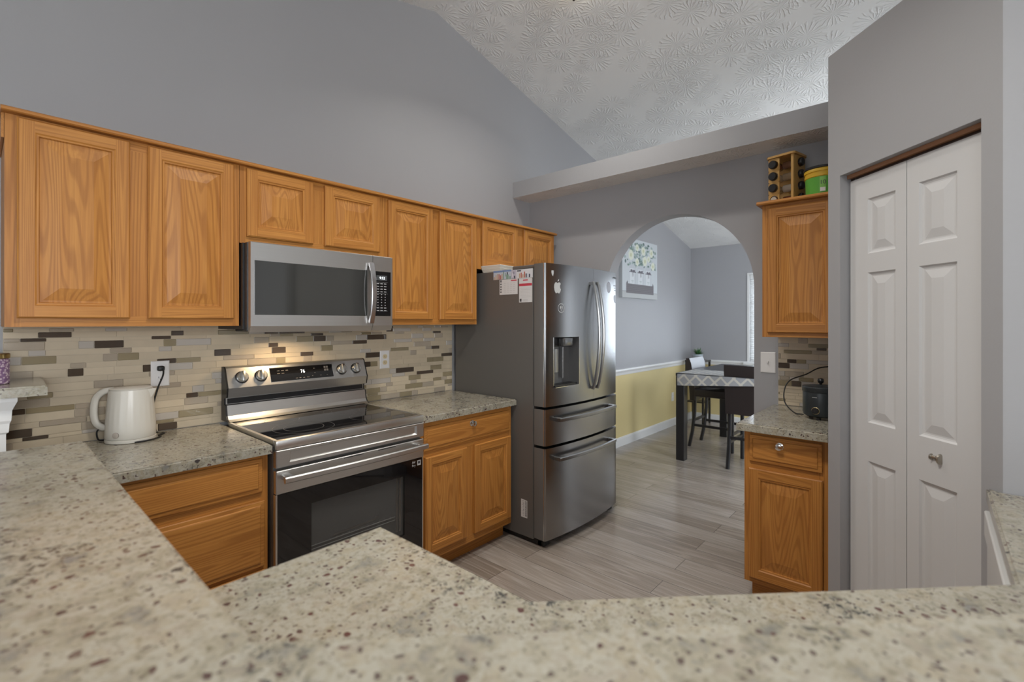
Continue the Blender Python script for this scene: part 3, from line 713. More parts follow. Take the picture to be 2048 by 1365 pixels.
for xa in (0.30, 0.48): box_obj('vent_slot', (xa, -0.6692, 0.794, xa + 0.10, -0.6675, 0.797), BLACK, od)
# oven badge in the glass corner
mb = MB(); mb.box(W - 0.040, -0.6648, 0.668, W - 0.018, -0.6641, 0.694); mb.build('badge_tile', PAPER, od)
mb = MB(); mb.box(W - 0.036, -0.6654, 0.6765, W - 0.022, -0.6649, 0.6895); mb.build('badge_symbol', PRINTDK, od)
text_obj('badge_text', 'Air\nFry', 0.017, PAPER, od, (W - 0.062, -0.6643, 0.680), (R(90), 0, 0), 0.0003)
# rack, tray and upright strips seen through the window
mb = MB()
for k in range(2): mb.tube([(wx0 + 0.006, -0.6455, 0.432 - 0.016 * k + 0.004), (wx1 - 0.045, -0.6455, 0.432 - 0.016 * k)], 0.0022, 0, 6)
for k in range(13):
    xx = wx0 + 0.03 + k * 0.032; mb.tube([(xx, -0.6455, 0.4335), (xx, -0.6455, 0.440)], 0.0022, 0, 5)
mb.build('oven_rack', simple('pale_rack_wire', (0.62, 0.62, 0.60), 0.4), t, 40)
mb = MB(); mb.prism([(wx0 + 0.10, 0.446), (wx0 + 0.33, 0.452), (wx0 + 0.345, 0.468), (wx0 + 0.33, 0.468), (wx0 + 0.32, 0.460), (wx0 + 0.115, 0.455)], 'y', -0.6445, -0.6430); mb.build('baking_tray', STEEL, t)
for xa in (wx1 - 0.040, wx1 - 0.022): box_obj('upright_strip', (xa, -0.6500, wz0 + 0.02, xa + 0.013, -0.6420, wz1 - 0.005), CHROME, t, 0.003)  # two chrome upright strips near the window's right edge
box_obj('oven_cavity', (wx0 - 0.02, -0.6415, wz0 - 0.03, wx1 + 0.02, -0.6402, wz1 + 0.02), simple('grey_oven_enamel', (0.30, 0.30, 0.30), 0.5), t)
mb = MB(); mb.box(0.0, -0.664, 0.055, W, -0.640, 0.205, 0, 0.003); mb.build('storage_drawer', STEEL, t)
# backguard
bgp = [(-0.025, 0.929), (-0.118, 0.929), (-0.100, 0.938), (-0.088, 0.955), (-0.078, 1.006), (-0.060, 1.010), (-0.060, 1.040), (-0.092, 1.046), (-0.100, 1.092), (-0.062, 1.188), (-0.048, 1.196), (-0.025, 1.196)]
mb = MB(); mb.prism(bgp, 'x', 0.006, W + 0.010); bgd = mb.build('backguard', STEEL, t, 20)
for xa, xb in ((-0.002, 0.0055), (W + 0.0105, W + 0.017)):
    mb = MB(); mb.prism(bgp, 'x', xa, xb); mb.build('end_cap', BLACK, bgd)
box_obj('vent_gap', (0.012, -0.0625, 1.012, W + 0.004, -0.0605, 1.038), BLACK, bgd)
# control panel plane from (-0.100,1.092) to (-0.062,1.188)
ang = math.atan2(0.038, 0.096)
def on_panel(x, s, out=0.0):      # s along slope from the lower edge
    return (x, -0.100 + s * math.sin(ang) - out * math.cos(ang), 1.092 + s * math.cos(ang) - out * math.sin(ang))
PM = Matrix.Translation(on_panel(0, 0)) @ Matrix.Rotation(-ang, 4, 'X')
mb = MB(); mb.box(0.210, -0.0012, 0.014, 0.556, 0.001, 0.088, 0, 0.0008); mb.xform(PM); dp = mb.build('display_panel', BLACKGLOSS, bgd)
mb = MB(); mb.box(0.208, -0.0006, 0.012, 0.558, 0.0005, 0.0139); mb.box(0.208, -0.0006, 0.0881, 0.558, 0.0005, 0.090); mb.box(0.208, -0.0006, 0.0139, 0.2099, 0.0005, 0.0881); mb.box(0.5561, -0.0006, 0.0139, 0.558, 0.0005, 0.0881); mb.xform(PM); mb.build('display_bezel', CHROME, bgd)
text_obj('display_digits', '76', 0.026, LEDWHITE, dp, on_panel(0.382, 0.060, 0.0016), (R(90) - ang, 0, 0), 0.0002)
mb = MB(); rnd = random.Random(3)
for xx, s, w_ in ((0.245, 0.070, 0.014), (0.268, 0.070, 0.014), (0.29, 0.070, 0.014), (0.245, 0.055, 0.014), (0.268, 0.055, 0.014), (0.338, 0.022, 0.013), (0.358, 0.022, 0.011), (0.378, 0.022, 0.011), (0.400, 0.022, 0.014), (0.43, 0.028, 0.006), (0.446, 0.044, 0.006), (0.444, 0.070, 0.008), (0.475, 0.027, 0.010), (0.515, 0.027, 0.006)):
    mb.box(xx, -0.0018, s, xx + w_, -0.0014, s + 0.0026)
for q in ((0.505, 0.052), (0.519, 0.052), (0.505, 0.068), (0.519, 0.068)): mb.box(q[0], -0.0018, q[1], q[0] + 0.011, -0.0014, q[1] + 0.012)
mb.xform(PM); mb.build('display_legend', simple('dim_print', (0.14, 0.135, 0.13), 0.4), dp)
for xx in (0.072, 0.163, 0.611, 0.703):
    mb = MB(); mb.lathe([(0.031, 0), (0.031, -0.004), (0.027, -0.007), (0.0255, -0.020), (0.0225, -0.023), (0.0005, -0.023)], (0, 0, 0), 32, 0, 'y', [1, 1, 0, 0, 0])
    mb.box(-0.0075, -0.034, -0.0255, 0.0075, -0.018, 0.0255, 0, 0.003, 2)
    mb.xform(Matrix.Translation(on_panel(xx, 0.052)) @ Matrix.Rotation(-ang, 4, 'X')); mb.build('knob', [simple('pale_knob_metal', (0.60, 0.60, 0.58), 0.28, 1.0) if 'pale_knob_metal' not in bpy.data.materials else bpy.data.materials['pale_knob_metal'], BLACK], bgd, 40)

# ------------------------------------------------------------------ microwave
t = thing('microwave', 'stainless over-the-range microwave with black glass door, under the short cabinet', 'microwave', (0.824, 0, 0))
W = 0.745; MZ0, MZ1 = 1.372, 1.782
mb = MB(); mb.box(-0.010, -0.335, 1.385, W + 0.0, -0.010, MZ1 - 0.001, 0); mb.box(-0.004, -0.368, MZ0 + 0.008, W + 0.0, -0.336, MZ1 - 0.002, 0)
mb.build('microwave_body', BLACK, t)
box_obj('vent_grille', (0.06, -0.33, 1.372, W - 0.06, -0.03, 1.3845), RUBBER, t, 0.004)
MX = 0.620
def mw_front(mb, x0, x1):
    p = [(-0.369, MZ0 + 0.004), (-0.388, MZ0), (-0.402, MZ0 + 0.028), (-0.402, MZ1 - 0.004), (-0.398, MZ1), (-0.369, MZ1)]
    mb.prism(p, 'x', x0, x1)
mb = MB(); mw_front(mb, 0, MX - 0.0012); md = mb.build('door', STEEL, t, 20)
mb = MB(); mw_front(mb, MX + 0.0012, W); cp_ = mb.build('control_panel', STEEL, t, 20)
mb = MB(); mb.box(0.016, -0.4035, 1.452, 0.586, -0.4005, 1.698, 0, 0.0012); mb.build('door_window', GREYGLASS, md)
mb = MB(); mb.tube([(0.604, -0.404 - 0.036 * math.sin(math.pi * (0.06 + 0.88 * k / 16)) ** 0.8, 1.414 + (1.738 - 1.414) * k / 16) for k in range(17)], 0, 0, flat=(0.030, 0.014), up=(0, -1, 0))
for z in (1.418, 1.722): mb.box(0.594, -0.414, z, 0.614, -0.4025, z + 0.014)
mb.build('handle', simple('satin_handle_metal', (0.62, 0.60, 0.60), 0.25, 1.0), md, 40)
mb = MB(); mb.box(0.628, -0.4035, 1.452, 0.733, -0.4005, 1.698, 0, 0.0012); kp = mb.build('keypad', BLACKGLOSS, cp_)
mb = MB(); mb.box(0.641, -0.4042, 1.648, 0.708, -0.4037, 1.676); mb.build('display_screen', simple('grey_lcd', (0.075, 0.08, 0.085), 0.3), kp)
text_obj('display_digits', '9:52', 0.020, LEDWHITE, kp, (0.677, -0.4045, 1.661), (R(90), 0, 0), 0.0002)
mb = MB()
zz = 1.628
for row in range(11):
    for c in range(3):
        xx = 0.643 + c * 0.023; ww = 0.015 if row < 4 or row > 8 else 0.006
        mb.box(xx + (0.015 - ww) / 2, -0.4040, zz - row * 0.0148, xx + (0.015 + ww) / 2, -0.4037, zz - row * 0.0148 + 0.004)
for z in (1.638, 1.575, 1.479): mb.box(0.641, -0.4040, z, 0.712, -0.4037, z + 0.0008)
mb.build('key_legend', PRINT, kp)
# warm task lamp in the microwave's underside
task_l = bpy.data.lights.new('microwave_task_light', 'AREA'); task_l.shape = 'RECTANGLE'; task_l.size = 0.10; task_l.size_y = 0.05
task_l.energy = 1.7; task_l.color = (1.0, 0.72, 0.42); task_l.spread = R(150)
task = bpy.data.objects.new('microwave_task_light', task_l); task.location = (1.10, -0.20, 1.370); COL.objects.link(task)

# ------------------------------------------------------------------ refrigerator
FX = 2.352
t = thing('refrigerator', 'tall stainless french-door refrigerator with ice dispenser, beside the arch', 'refrigerator', (FX, 0, 0))
W = 0.905
mb = MB(); mb.box(0.012, -0.778, 0.035, W - 0.008, -0.04, 1.762, 0, 0.003); mb.build('fridge_body', STEELDK, t)
box_obj('door_gasket', (0.022, -0.7945, 0.06, W - 0.02, -0.7785, 1.755), RUBBER, t)
mb = MB(); mb.box(0.03, -0.83, 0.004, W - 0.03, -0.12, 0.036); mb.box(0.03, -0.85, 0.0, 0.09, -0.80, 0.036, 0, 0.004); mb.box(W - 0.09, -0.85, 0.0, W - 0.03, -0.80, 0.036, 0, 0.004)
mb.build('base_grille', BLACK, t)
mb = MB(); mb.box(0.012, -0.80, 1.763, 0.11, -0.60, 1.785, 0, 0.004); mb.build('hinge_cover', STEELDK, t)
def fy(x): return -0.884 - 0.038 * (1 - ((x - W / 2) / (W / 2)) ** 2) + (0.012 * max(0, 1 - x / 0.012) ** 2) + (0.05 * max(0, 1 - (W - x) / 0.05) ** 2)
def curved_front(name, x0, x1, z0, z1, parent, hole=None, mats=(STEELV, STEELDK, CHROME)):
    mb = MB(); yb = -0.795
    xs = [x0 + (x1 - x0) * k / 24 for k in range(25)]
    if x0 < 0.01: xs += [x0 + 0.003, x0 + 0.008]
    if x1 > W - 0.01: xs += [x1 - 0.002, x1 - 0.006, x1 - 0.012, x1 - 0.025]
    zs = [z0, z1]
    if hole: xs += [hole[0], hole[1]]; zs += [hole[2], hole[3]]
    xs = sorted(set(xs)); zs = sorted(zs)
    V = [[mb.bm.verts.new((x, fy(x), z)) for z in zs] for x in xs]
    for i in range(len(xs) - 1):
        for j in range(len(zs) - 1):
            if hole and hole[0] - 1e-6 <= xs[i] and xs[i + 1] <= hole[1] + 1e-6 and abs(zs[j] - hole[2]) < 1e-6: continue
            mb.bm.faces.new((V[i][j], V[i + 1][j], V[i + 1][j + 1], V[i][j + 1]))
    B = [[mb.bm.verts.new((x, yb, z)) for z in (z0, z1)] for x in xs]
    for i in range(len(xs) - 1):
        f = mb.bm.faces.new((V[i][0], B[i][0], B[i + 1][0], V[i + 1][0])); f.material_index = 0
        f = mb.bm.faces.new((V[i][-1], V[i + 1][-1], B[i + 1][1], B[i][1])); f.material_index = 0
        mb.bm.faces.new((B[i][0], B[i][1], B[i + 1][1], B[i + 1][0])).material_index = 1
    f = mb.bm.faces.new([B[0][0]] + V[0] + [B[0][1]]); f.material_index = 1
    f = mb.bm.faces.new([B[-1][1]] + V[-1][::-1] + [B[-1][0]]); f.material_index = 1
    # thin bright arris down the near edge
    if x0 < 0.01: mb.box(x0 - 0.0008, fy(x0) - 0.0012, z0, x0 + 0.0022, fy(x0) + 0.002, z1, 2)
    return mb.build(name, list(mats), parent, 35)
HX0, HX1, HZ0, HZ1 = 0.074, 0.322, 1.006, 1.322
dl = curved_front('door', 0.0, 0.4975, 0.888, 1.787, t, (HX0, HX1, HZ0, HZ1))
dr = curved_front('door', 0.5005, W, 0.888, 1.787, t)
d1 = curved_front('drawer', 0.0, W, 0.645, 0.872, t)
d2 = curved_front('drawer', 0.0, W, 0.055, 0.628, t)
def vhandle(parent, x):
    mb = MB(); n = 20
    mb.tube([(x, fy(x) - 0.012 - 0.052 * math.sin(math.pi * k / n) ** 0.75, 0.960 + 0.735 * k / n) for k in range(n + 1)], 0, 0, flat=(0.022, 0.018), up=(0, -1, 0))
    for z in (0.962, 1.675): mb.box(x - 0.010, fy(x) - 0.018, z, x + 0.010, fy(x) + 0.003, z + 0.018)
    mb.build('handle', HANDLE, parent, 40)
vhandle(dl, 0.470); vhandle(dr, 0.528)
def hhandle(parent, z):
    mb = MB(); xa, xb = 0.072, 0.748; n = 22
    mb.tube([(xa + (xb - xa) * k / n, fy(xa + (xb - xa) * k / n) - 0.046 - 0.004 * math.sin(math.pi * k / n), z) for k in range(n + 1)], 0, 0, flat=(0.016, 0.024), up=(0, 0, 1))
    for x in (xa + 0.002, xb - 0.030): mb.box(x, fy(x) - 0.050, z - 0.013, x + 0.026, fy(x + 0.013) + 0.004, z + 0.013, 0, 0.003)
    mb.build('handle', HANDLE, parent, 40)
hhandle(d1, 0.806); hhandle(d2, 0.560)
# ice and water dispenser recess
DG = simple('dispenser_grey', (0.16, 0.16, 0.16), 0.35, 0.6)
mb = MB(); yr = -0.835
for pts, m in (([(HX0, HZ0), (HX1, HZ0), (HX1, HZ1), (HX0, HZ1)], 0),):
    mb.face([(x, yr, z) for x, z in pts])
mb.face([(HX0, fy(HX0), HZ0), (HX0, yr, HZ0), (HX0, yr, HZ1), (HX0, fy(HX0), HZ1)]); mb.face([(HX1, fy(HX1), HZ0), (HX1, yr, HZ0), (HX1, yr, HZ1), (HX1, fy(HX1), HZ1)])
mb.face([(HX0, fy(HX0), HZ0), (HX1, fy(HX1), HZ0), (HX1, yr, HZ0), (HX0, yr, HZ0)]); mb.face([(HX0, fy(HX0), HZ1), (HX1, fy(HX1), HZ1), (HX1, yr, HZ1), (HX0, yr, HZ1)])
dsp = mb.build('dispenser_recess', DG, dl)
mb = MB(); mb.box(HX0 + 0.002, -0.862, 1.255, HX1 - 0.002, -0.836, HZ1 - 0.001); mb.build('dispenser_head', BLACK, dsp)
mb = MB(); mb.box(0.165, -0.905, 1.262, 0.275, -0.863, 1.318, 0, 0.008, 2); mb.build('control_pod', simple('grey_pod', (0.20, 0.20, 0.20), 0.25, 0.8), dsp, 40)
mb = MB(); mb.prism([(0.085 + 0.055 * (1 - math.cos(a)), -0.838 - 0.028 * math.sin(a)) for a in [math.pi * k / 12 for k in range(13)]], 'z', 1.095, 1.245); mb.build('ice_lever', simple('grey_lever', (0.34, 0.34, 0.34), 0.3, 0.9), dsp, 40)
mb = MB(); mb.tube([(0.232, -0.850, 1.05), (0.232, -0.850, 1.255)], 0.009, 0, 12); mb.build('water_spout', DG, dsp, 40)
mb = MB(); mb.box(HX0 + 0.003, -0.905, HZ0 + 0.001, HX1 - 0.003, -0.837, HZ0 + 0.012); mb.build('drip_tray', BLACK, dsp)
mb = MB()
for a in ((HX0 - 0.003, HZ0 - 0.003, HX1 + 0.003, HZ0), (HX0 - 0.003, HZ0, HX0, HZ1), (HX1, HZ0, HX1 + 0.003, HZ1)): mb.box(a[0], fy((a[0] + a[2]) / 2) - 0.0012, a[1], a[2], fy((a[0] + a[2]) / 2) + 0.001, a[3])
mb.build('recess_bezel', CHROME, dsp)
# stickers on the doors: flat shapes wrapped on the curved front
def flat_poly(name, parent, pts, mat, cx, cz, lift=0.0007):
    mb = MB(); mb.face([(cx + x, fy(cx + x) - lift, cz + z) for x, z in pts]); return mb.build(name, mat, parent)
STK = simple('white_vinyl_sticker', (0.55, 0.56, 0.55), 0.4)
ap = [(0.0, 0.025), (0.010, 0.031), (0.020, 0.031), (0.029, 0.022), (0.023, 0.014), (0.021, 0.003), (0.025, -0.008), (0.031, -0.013), (0.025, -0.028), (0.015, -0.040), (0.007, -0.038), (0.0, -0.035), (-0.008, -0.038), (-0.017, -0.039), (-0.027, -0.024), (-0.032, -0.002), (-0.030, 0.016), (-0.021, 0.029), (-0.010, 0.031)]
flat_poly('apple_sticker', dl, ap, STK, 0.107, 1.640)
flat_poly('apple_sticker_leaf', dl, [(0.0, 0.034), (0.003, 0.045), (0.013, 0.052), (0.012, 0.042)], STK, 0.107, 1.640)
flat_poly('small_sticker', dl, [(-0.010, 0.018), (0.010, 0.018), (0.010, 0.0), (0.004, -0.018), (-0.004, -0.012), (-0.010, 0.004)], STK, 0.062, 1.725)
def ring_sticker(name, parent, cx, cz, r, mat, w=0.003):
    mb = MB(); n = 28
    for k in range(n):
        a0, a1 = 2 * math.pi * k / n, 2 * math.pi * (k + 1) / n
        q = [(cx + r_ * math.cos(a), cz + r_ * math.sin(a)) for r_, a in ((r, a0), (r, a1), (r - w, a1), (r - w, a0))]
        mb.face([(x, fy(x) - 0.0007, z) for x, z in q])
    for x0_, z0_, x1_, z1_ in ((-0.012, -0.004, -0.003, 0.012), (0.002, -0.004, 0.011, 0.012), (-0.004, -0.014, 0.005, -0.010)):
        mb.face([(cx + x, fy(cx + x) - 0.0007, cz + z) for x, z in ((x0_, z0_), (x1_, z0_), (x1_, z1_), (x0_, z1_))])
    return mb.build(name, mat, parent)
ring_sticker('round_sticker', dl, 0.140, 1.508, 0.030, STK)
GSTK = simple('grey_sticker', (0.30, 0.30, 0.33), 0.4)
flat_poly('round_grey_sticker', dr, [(0.034 * math.cos(2 * math.pi * k / 24), 0.042 * math.sin(2 * math.pi * k / 24)) for k in range(24)], GSTK, 0.728, 1.672)
text_obj('maker_badge', 'SAMSUNG', 0.017, PRINTDK, dr, (0.838, fy(0.838) - 0.0015, 1.748), (R(90), 0, R(12)), 0.0003)
for a in ((0.830, 1.690, 0.018), (0.836, 1.672, 0.014), (0.838, 1.655, 0.010)): flat_poly('paper_label', dr, [(-a[2], -0.004), (a[2], -0.004), (a[2], 0.004), (-a[2], 0.004)], GSTK, a[0], a[1])
flat_poly('apple_sticker', dr, [(x * 0.9, z * 0.85) for x, z in ap], GSTK, 0.846, 1.595)
# energy label low on the dark side
mb = MB(); xs_ = 0.0118
mb.face([(xs_, -0.730, 0.155), (xs_, -0.677, 0.155), (xs_, -0.677, 0.272), (xs_, -0.730, 0.268)]); es = mb.build('rating_label', PAPER, t)
mb = MB(); rnd = random.Random(8)
for k in range(22):
    z = 0.163 + k * 0.0046; mb.face([(xs_ - 0.0004, -0.727, z), (xs_ - 0.0004, -0.711, z), (xs_ - 0.0004, -0.711, z + 0.0028 * rnd.uniform(0.4, 1.2)), (xs_ - 0.0004, -0.727, z + 0.0020)])
    if k % 2: mb.face([(xs_ - 0.0004, -0.704, z), (xs_ - 0.0004, -0.704 + rnd.uniform(0.008, 0.022), z), (xs_ - 0.0004, -0.704 + 0.012, z + 0.0022), (xs_ - 0.0004, -0.704, z + 0.0022)])
mb.build('bar_code', PRINTDK, es)

# magnets and papers on the fridge side (x = FX + 0.012 plane, facing -x)
SX = FX + 0.012
MAGNET = 'picture magnets on the dark refrigerator side'
cols = {n: simple('magnet_' + n, c, 0.35) for n, c in dict(sky=(0.20, 0.30, 0.52), haze=(0.50, 0.56, 0.64), sand=(0.52, 0.36, 0.24), green=(0.22, 0.34, 0.28), rust=(0.45, 0.14, 0.10), dark=(0.06, 0.07, 0.10), lilac=(0.50, 0.48, 0.56), white=(0.68, 0.68, 0.70)).items()}
def magnet(label, y0, y1, z0, z1, base, strips):
    m_ = thing('fridge_magnet', label, 'magnet', (SX, 0, 0), 0, MAGNET)
    box_obj('magnet_card', (-0.0030, y0, z0, -0.0001, y1, z1), cols[base], m_)
    mb = MB(); names = []
    for (a, b, c, d, col) in strips:
        if col not in names: names.append(col)
        w_, h_ = y0 - y1, z1 - z0
        ya, yb_ = y1 + w_ * a, y1 + w_ * b
        mb.box(-0.0036, min(ya, yb_), z0 + h_ * c, -0.0031, max(ya, yb_), z0 + h_ * d, names.index(col))
    mb.build('picture_print', [cols[q] for q in names], m_)
rnd = random.Random(21)
st = [(0, 1, 0.80, 1.0, 'sky')] + [(0.04 + k * 0.085, 0.04 + k * 0.085 + 0.055, 0.0, rnd.uniform(0.25, 0.7), rnd.choice(['sand', 'rust', 'dark', 'sand'])) for k in range(6)] + [(0.55, 0.60, 0.0, 0.85, 'green'), (0.72, 0.86, 0.0, 0.5, 'green'), (0.66, 0.70, 0.3, 0.7, 'green'), (0.76, 0.82, 0.5, 0.75, 'dark'), (0.90, 0.98, 0, 0.3, 'green')]
magnet('wide picture magnet with blue sky over city towers, under the white box', -0.594, -0.432, 1.705, 1.766, 'haze', st)
st = [(0.15, 0.3, 0.2, 0.6, 'white'), (0.55, 0.8, 0.0, 0.3, 'dark'), (0.5, 0.6, 0.5, 0.8, 'dark')]
magnet('narrow lilac picture magnet between the two city picture magnets', -0.636, -0.596, 1.706, 1.762, 'lilac', st)
st = [(0.05, 0.3, 0.78, 0.92, 'dark')] + [(0.18 + k * 0.10, 0.18 + k * 0.10 + 0.07, 0.05, rnd.uniform(0.4, 0.8), c) for k, c in enumerate(['sand', 'rust', 'sand', 'rust', 'dark', 'haze', 'dark'])]
magnet('pale picture magnet with red towers, nearest the refrigerator door', -0.776, -0.638, 1.703, 1.761, 'white', st)
t2 = thing('paper_card', 'white landscape card with rows of grey lines on the refrigerator side', 'card', (SX, 0, 0))
box_obj('card_sheet', (-0.0012, -0.648, 1.602, -0.0001, -0.487, 1.704), PAPER, t2)
mb = MB()
for k in range(5): mb.box(-0.0018, -0.505, 1.615 + 0.0175 * k, -0.0013, -0.495, 1.625 + 0.0175 * k + (0.006 if k == 4 else 0), 0)
for k in range(6):
    for c in range(4): mb.box(-0.0018, -0.545 - c * 0.027, 1.614 + 0.0125 * k, -0.0013, -0.527 - c * 0.027, 1.6155 + 0.0125 * k, 1)
mb.box(-0.0018, -0.640, 1.690, -0.0013, -0.590, 1.697, 2)
mb.build('card_print', [PRINTDK, PRINT, RED], t2)
t2 = thing('paper_card', 'white portrait card with a red band on the refrigerator side', 'card', (SX, 0, 0))
box_obj('card_sheet', (-0.0012, -0.770, 1.546, -0.0001, -0.661, 1.702), PAPER, t2)
mb = MB(); mb.box(-0.0018, -0.769, 1.652, -0.0013, -0.662, 1.668, 0); mb.box(-0.0018, -0.735, 1.686, -0.0013, -0.695, 1.693, 0)
for k in range(7): mb.box(-0.0018, -0.760, 1.580 + 0.0095 * k, -0.0013, -0.670, 1.581 + 0.0095 * k, 1)
mb.box(-0.0018, -0.682, 1.551, -0.0013, -0.668, 1.570, 2)
for k in range(3): mb.box(-0.0018, -0.735, 1.552 + 0.006 * k, -0.0013, -0.688, 1.554 + 0.006 * k, 1)
mb.build('card_print', [RED, PRINT, PRINTDK], t2)
# white lidded box on top of the refrigerator
t2 = thing('storage_box', 'shallow white ribbed box lying on top of the refrigerator', 'box', (2.49, -0.385, 1.7625), R(4))
mb = MB(); mb.rings([[(sx * (0.105 + i), sy * (0.075 + i), z) for sx, sy in ((-1, -1), (1, -1), (1, 1), (-1, 1))] for i, z in ((0, 0.0), (0.006, 0.010), (0.004, 0.012), (0.010, 0.024), (0.008, 0.026), (0.013, 0.042))])
mb.build('box_body', simple('cream_box_plastic', (0.68, 0.64, 0.56), 0.5), t2)
mb = MB(); mb.box(-0.118, -0.088, 0.0425, 0.118, 0.088, 0.048, 0, 0.002); mb.build('box_lid', simple('white_box_lid', (0.72, 0.70, 0.66), 0.45), t2)

# ------------------------------------------------------------------ kettle
t = thing('electric_kettle', 'cream white electric kettle on the counter left of the range', 'kettle', (0.450, -0.112, 0.914))
mb = MB(); mb.lathe([(0.080, 0.0), (0.087, 0.002), (0.088, 0.010), (0.088, 0.014), (0.083, 0.016)], (0, 0, 0), 48); mb.build('base', KETTLEW, t, 40)
mb = MB(); seg = 96; rs = []
for r_, z, fl in ((0.085, 0.0165, 0), (0.0875, 0.022, 0), (0.0868, 0.055, 0), (0.0845, 0.10, 1), (0.0815, 0.14, 1), (0.079, 0.175, 0.2), (0.076, 0.208, 0), (0.0745, 0.219, 0)):
    rs.append([((r_ - 0.0008 * fl * (k % 4 < 2)) * math.cos(2 * math.pi * k / seg), (r_ - 0.0008 * fl * (k % 4 < 2)) * math.sin(2 * math.pi * k / seg), z) for k in range(seg)])
mb.rings(rs); kb = mb.build('body', KETTLEW, t, 50)
mb = MB(); mb.lathe([(0.0725, 0.2195), (0.0735, 0.223), (0.068, 0.226), (0.0005, 0.228)], (0, 0, 0), 48); mb.build('lid', KETTLEW, t, 40)
hd = Vector((-0.84, 0.54, 0)).normalized()
hp = smoothstep_path([hd * 0.062 + Vector((0, 0, 0.216)), hd * 0.098 + Vector((0, 0, 0.210)), hd * 0.126 + Vector((0, 0, 0.180)), hd * 0.133 + Vector((0, 0, 0.125)), hd * 0.125 + Vector((0, 0, 0.080)), hd * 0.102 + Vector((0, 0, 0.060)), hd * 0.084 + Vector((0, 0, 0.060))], 6)
mb = MB(); mb.tube(hp, 0, 0, flat=(0.026, 0.018), up=(hd.y, -hd.x, 0)); mb.build('handle', KETTLEW, t, 50)
mb = MB(); mb.xform(Matrix.Identity(4)); sd = -hd
v = [sd * 0.070, sd * 0.092]
mb.rings([[tuple(sd * 0.070 + Vector((-sd.y, sd.x, 0)) * 0.025 + Vector((0, 0, 0.218))), tuple(sd * 0.094 + Vector((0, 0, 0.219))), tuple(sd * 0.070 - Vector((-sd.y, sd.x, 0)) * 0.025 + Vector((0, 0, 0.218)))],
          [tuple(sd * 0.076 + Vector((-sd.y, sd.x, 0)) * 0.012 + Vector((0, 0, 0.175))), tuple(sd * 0.080 + Vector((0, 0, 0.175))), tuple(sd * 0.076 - Vector((-sd.y, sd.x, 0)) * 0.012 + Vector((0, 0, 0.175)))]])
mb.build('spout', KETTLEW, t)
dd_ = Vector((-0.70, -0.714, 0)).normalized()
mb = MB(); mb.lathe([(0.0125, 0), (0.0125, 0.004), (0.010, 0.005), (0.0005, 0.005)], (0, 0, 0), 24, 0, 'x', [0, 1, 1])
mb.xform(Matrix.Translation((dd_ * 0.0855) + Vector((0, 0, 0.038))) @ Matrix.Rotation(math.atan2(dd_.y, dd_.x), 4, 'Z')); mb.build('temperature_dial', [simple('grey_dial_rim', (0.22, 0.20, 0.18), 0.35, 0.5), simple('taupe_dial_face', (0.42, 0.37, 0.32), 0.4)], t, 40)
ko = Vector(t.location)
def rel(p): return Vector(p) - ko
cord = smoothstep_path([rel((0.545, -0.12, 0.919)), rel((0.575, -0.085, 0.919)), rel((0.555, -0.035, 0.920)), rel((0.545, -0.022, 1.02)), rel((0.562, -0.022, 1.11)), rel((0.580, -0.032, 1.17)), rel((0.579, -0.046, 1.198)), rel((0.573, -0.036, 1.206))], 8)
mb = MB(); mb.tube(smoothstep_path([rel((0.447, -0.202, 0.918)), rel((0.50, -0.195, 0.918)), rel((0.545, -0.155, 0.918)), rel((0.545, -0.12, 0.919))], 6) + cord[1:], 0.0034, 0, 8)
mb.tube(smoothstep_path([rel((0.372, -0.065, 0.918)), rel((0.352, -0.045, 0.922)), rel((0.350, -0.03, 0.955)), rel((0.372, -0.024, 0.968))], 6), 0.003, 0, 8)
cd = mb.build('power_cord', RUBBER, t, 50)
mb = MB(); mb.box(-0.013, -0.028, -0.011, 0.013, 0.0, 0.011, 0, 0.005, 2); mb.xform(Matrix.Translation(rel((0.573, -0.0165, 1.206)))); mb.build('plug', RUBBER, cd, 50)

# ------------------------------------------------------------------ outlets and switch
def plate(parent, w, h, t_=0.005, mat=OUTW):
    mb = MB(); mb.rings([[(sx * (w / 2 - i), -d, sz * (h / 2 - i)) for sx, sz in ((-1, -1), (1, -1), (1, 1), (-1, 1))] for i, d in ((0, 0), (0, t_ * 0.5), (0.004, t_))]); return mb.build('cover_plate', mat, parent)
def outlet(name, label, loc, rz, mat, plugged=False):
    o = thing(name, label, 'outlet', loc, rz)
    p = plate(o, 0.071, 0.116)
    for k, z in enumerate((0.0195, -0.0195)):
        mb = MB(); mb.prism([(0.0165 * math.cos(a), z + min(0.0135, max(-0.0135, 0.0165 * math.sin(a)))) for a in [2 * math.pi * q / 24 for q in range(24)]], 'y', -0.0065, -0.005); r_ = mb.build('receptacle', mat, p)
        mb = MB(); mb.box(-0.0075, -0.0068, z - 0.002, -0.0055, -0.0066, z + 0.006); mb.box(0.0055, -0.0068, z - 0.001, 0.0075, -0.0066, z + 0.005); mb.box(-0.002, -0.0068, z - 0.009, 0.002, -0.0066, z - 0.005)
        mb.build('slot', PRINTDK, r_)
    return o
outlet('wall_outlet', 'white outlet above the kettle with a black plug in it', (0.575, -0.0085, 1.181), 0, OUTW)
outlet('wall_outlet', 'cream outlet in white plate between range and refrigerator', (1.778, -0.0085, 1.175), 0, OUTC)
outlet('wall_outlet', 'small white outlet low on the mustard dining room wall', (6.35, -0.0005, 0.395), 0, OUTW)
o = thing('light_switch', 'white light switch plate on the arch wall beside the tile', 'switch', (XB - 0.0005, -1.916, 1.168), R(-90))
p = plate(o, 0.085, 0.128); box_obj('toggle_base', (-0.006, -0.0065, -0.012, 0.006, -0.005, 0.012), OUTW, p)
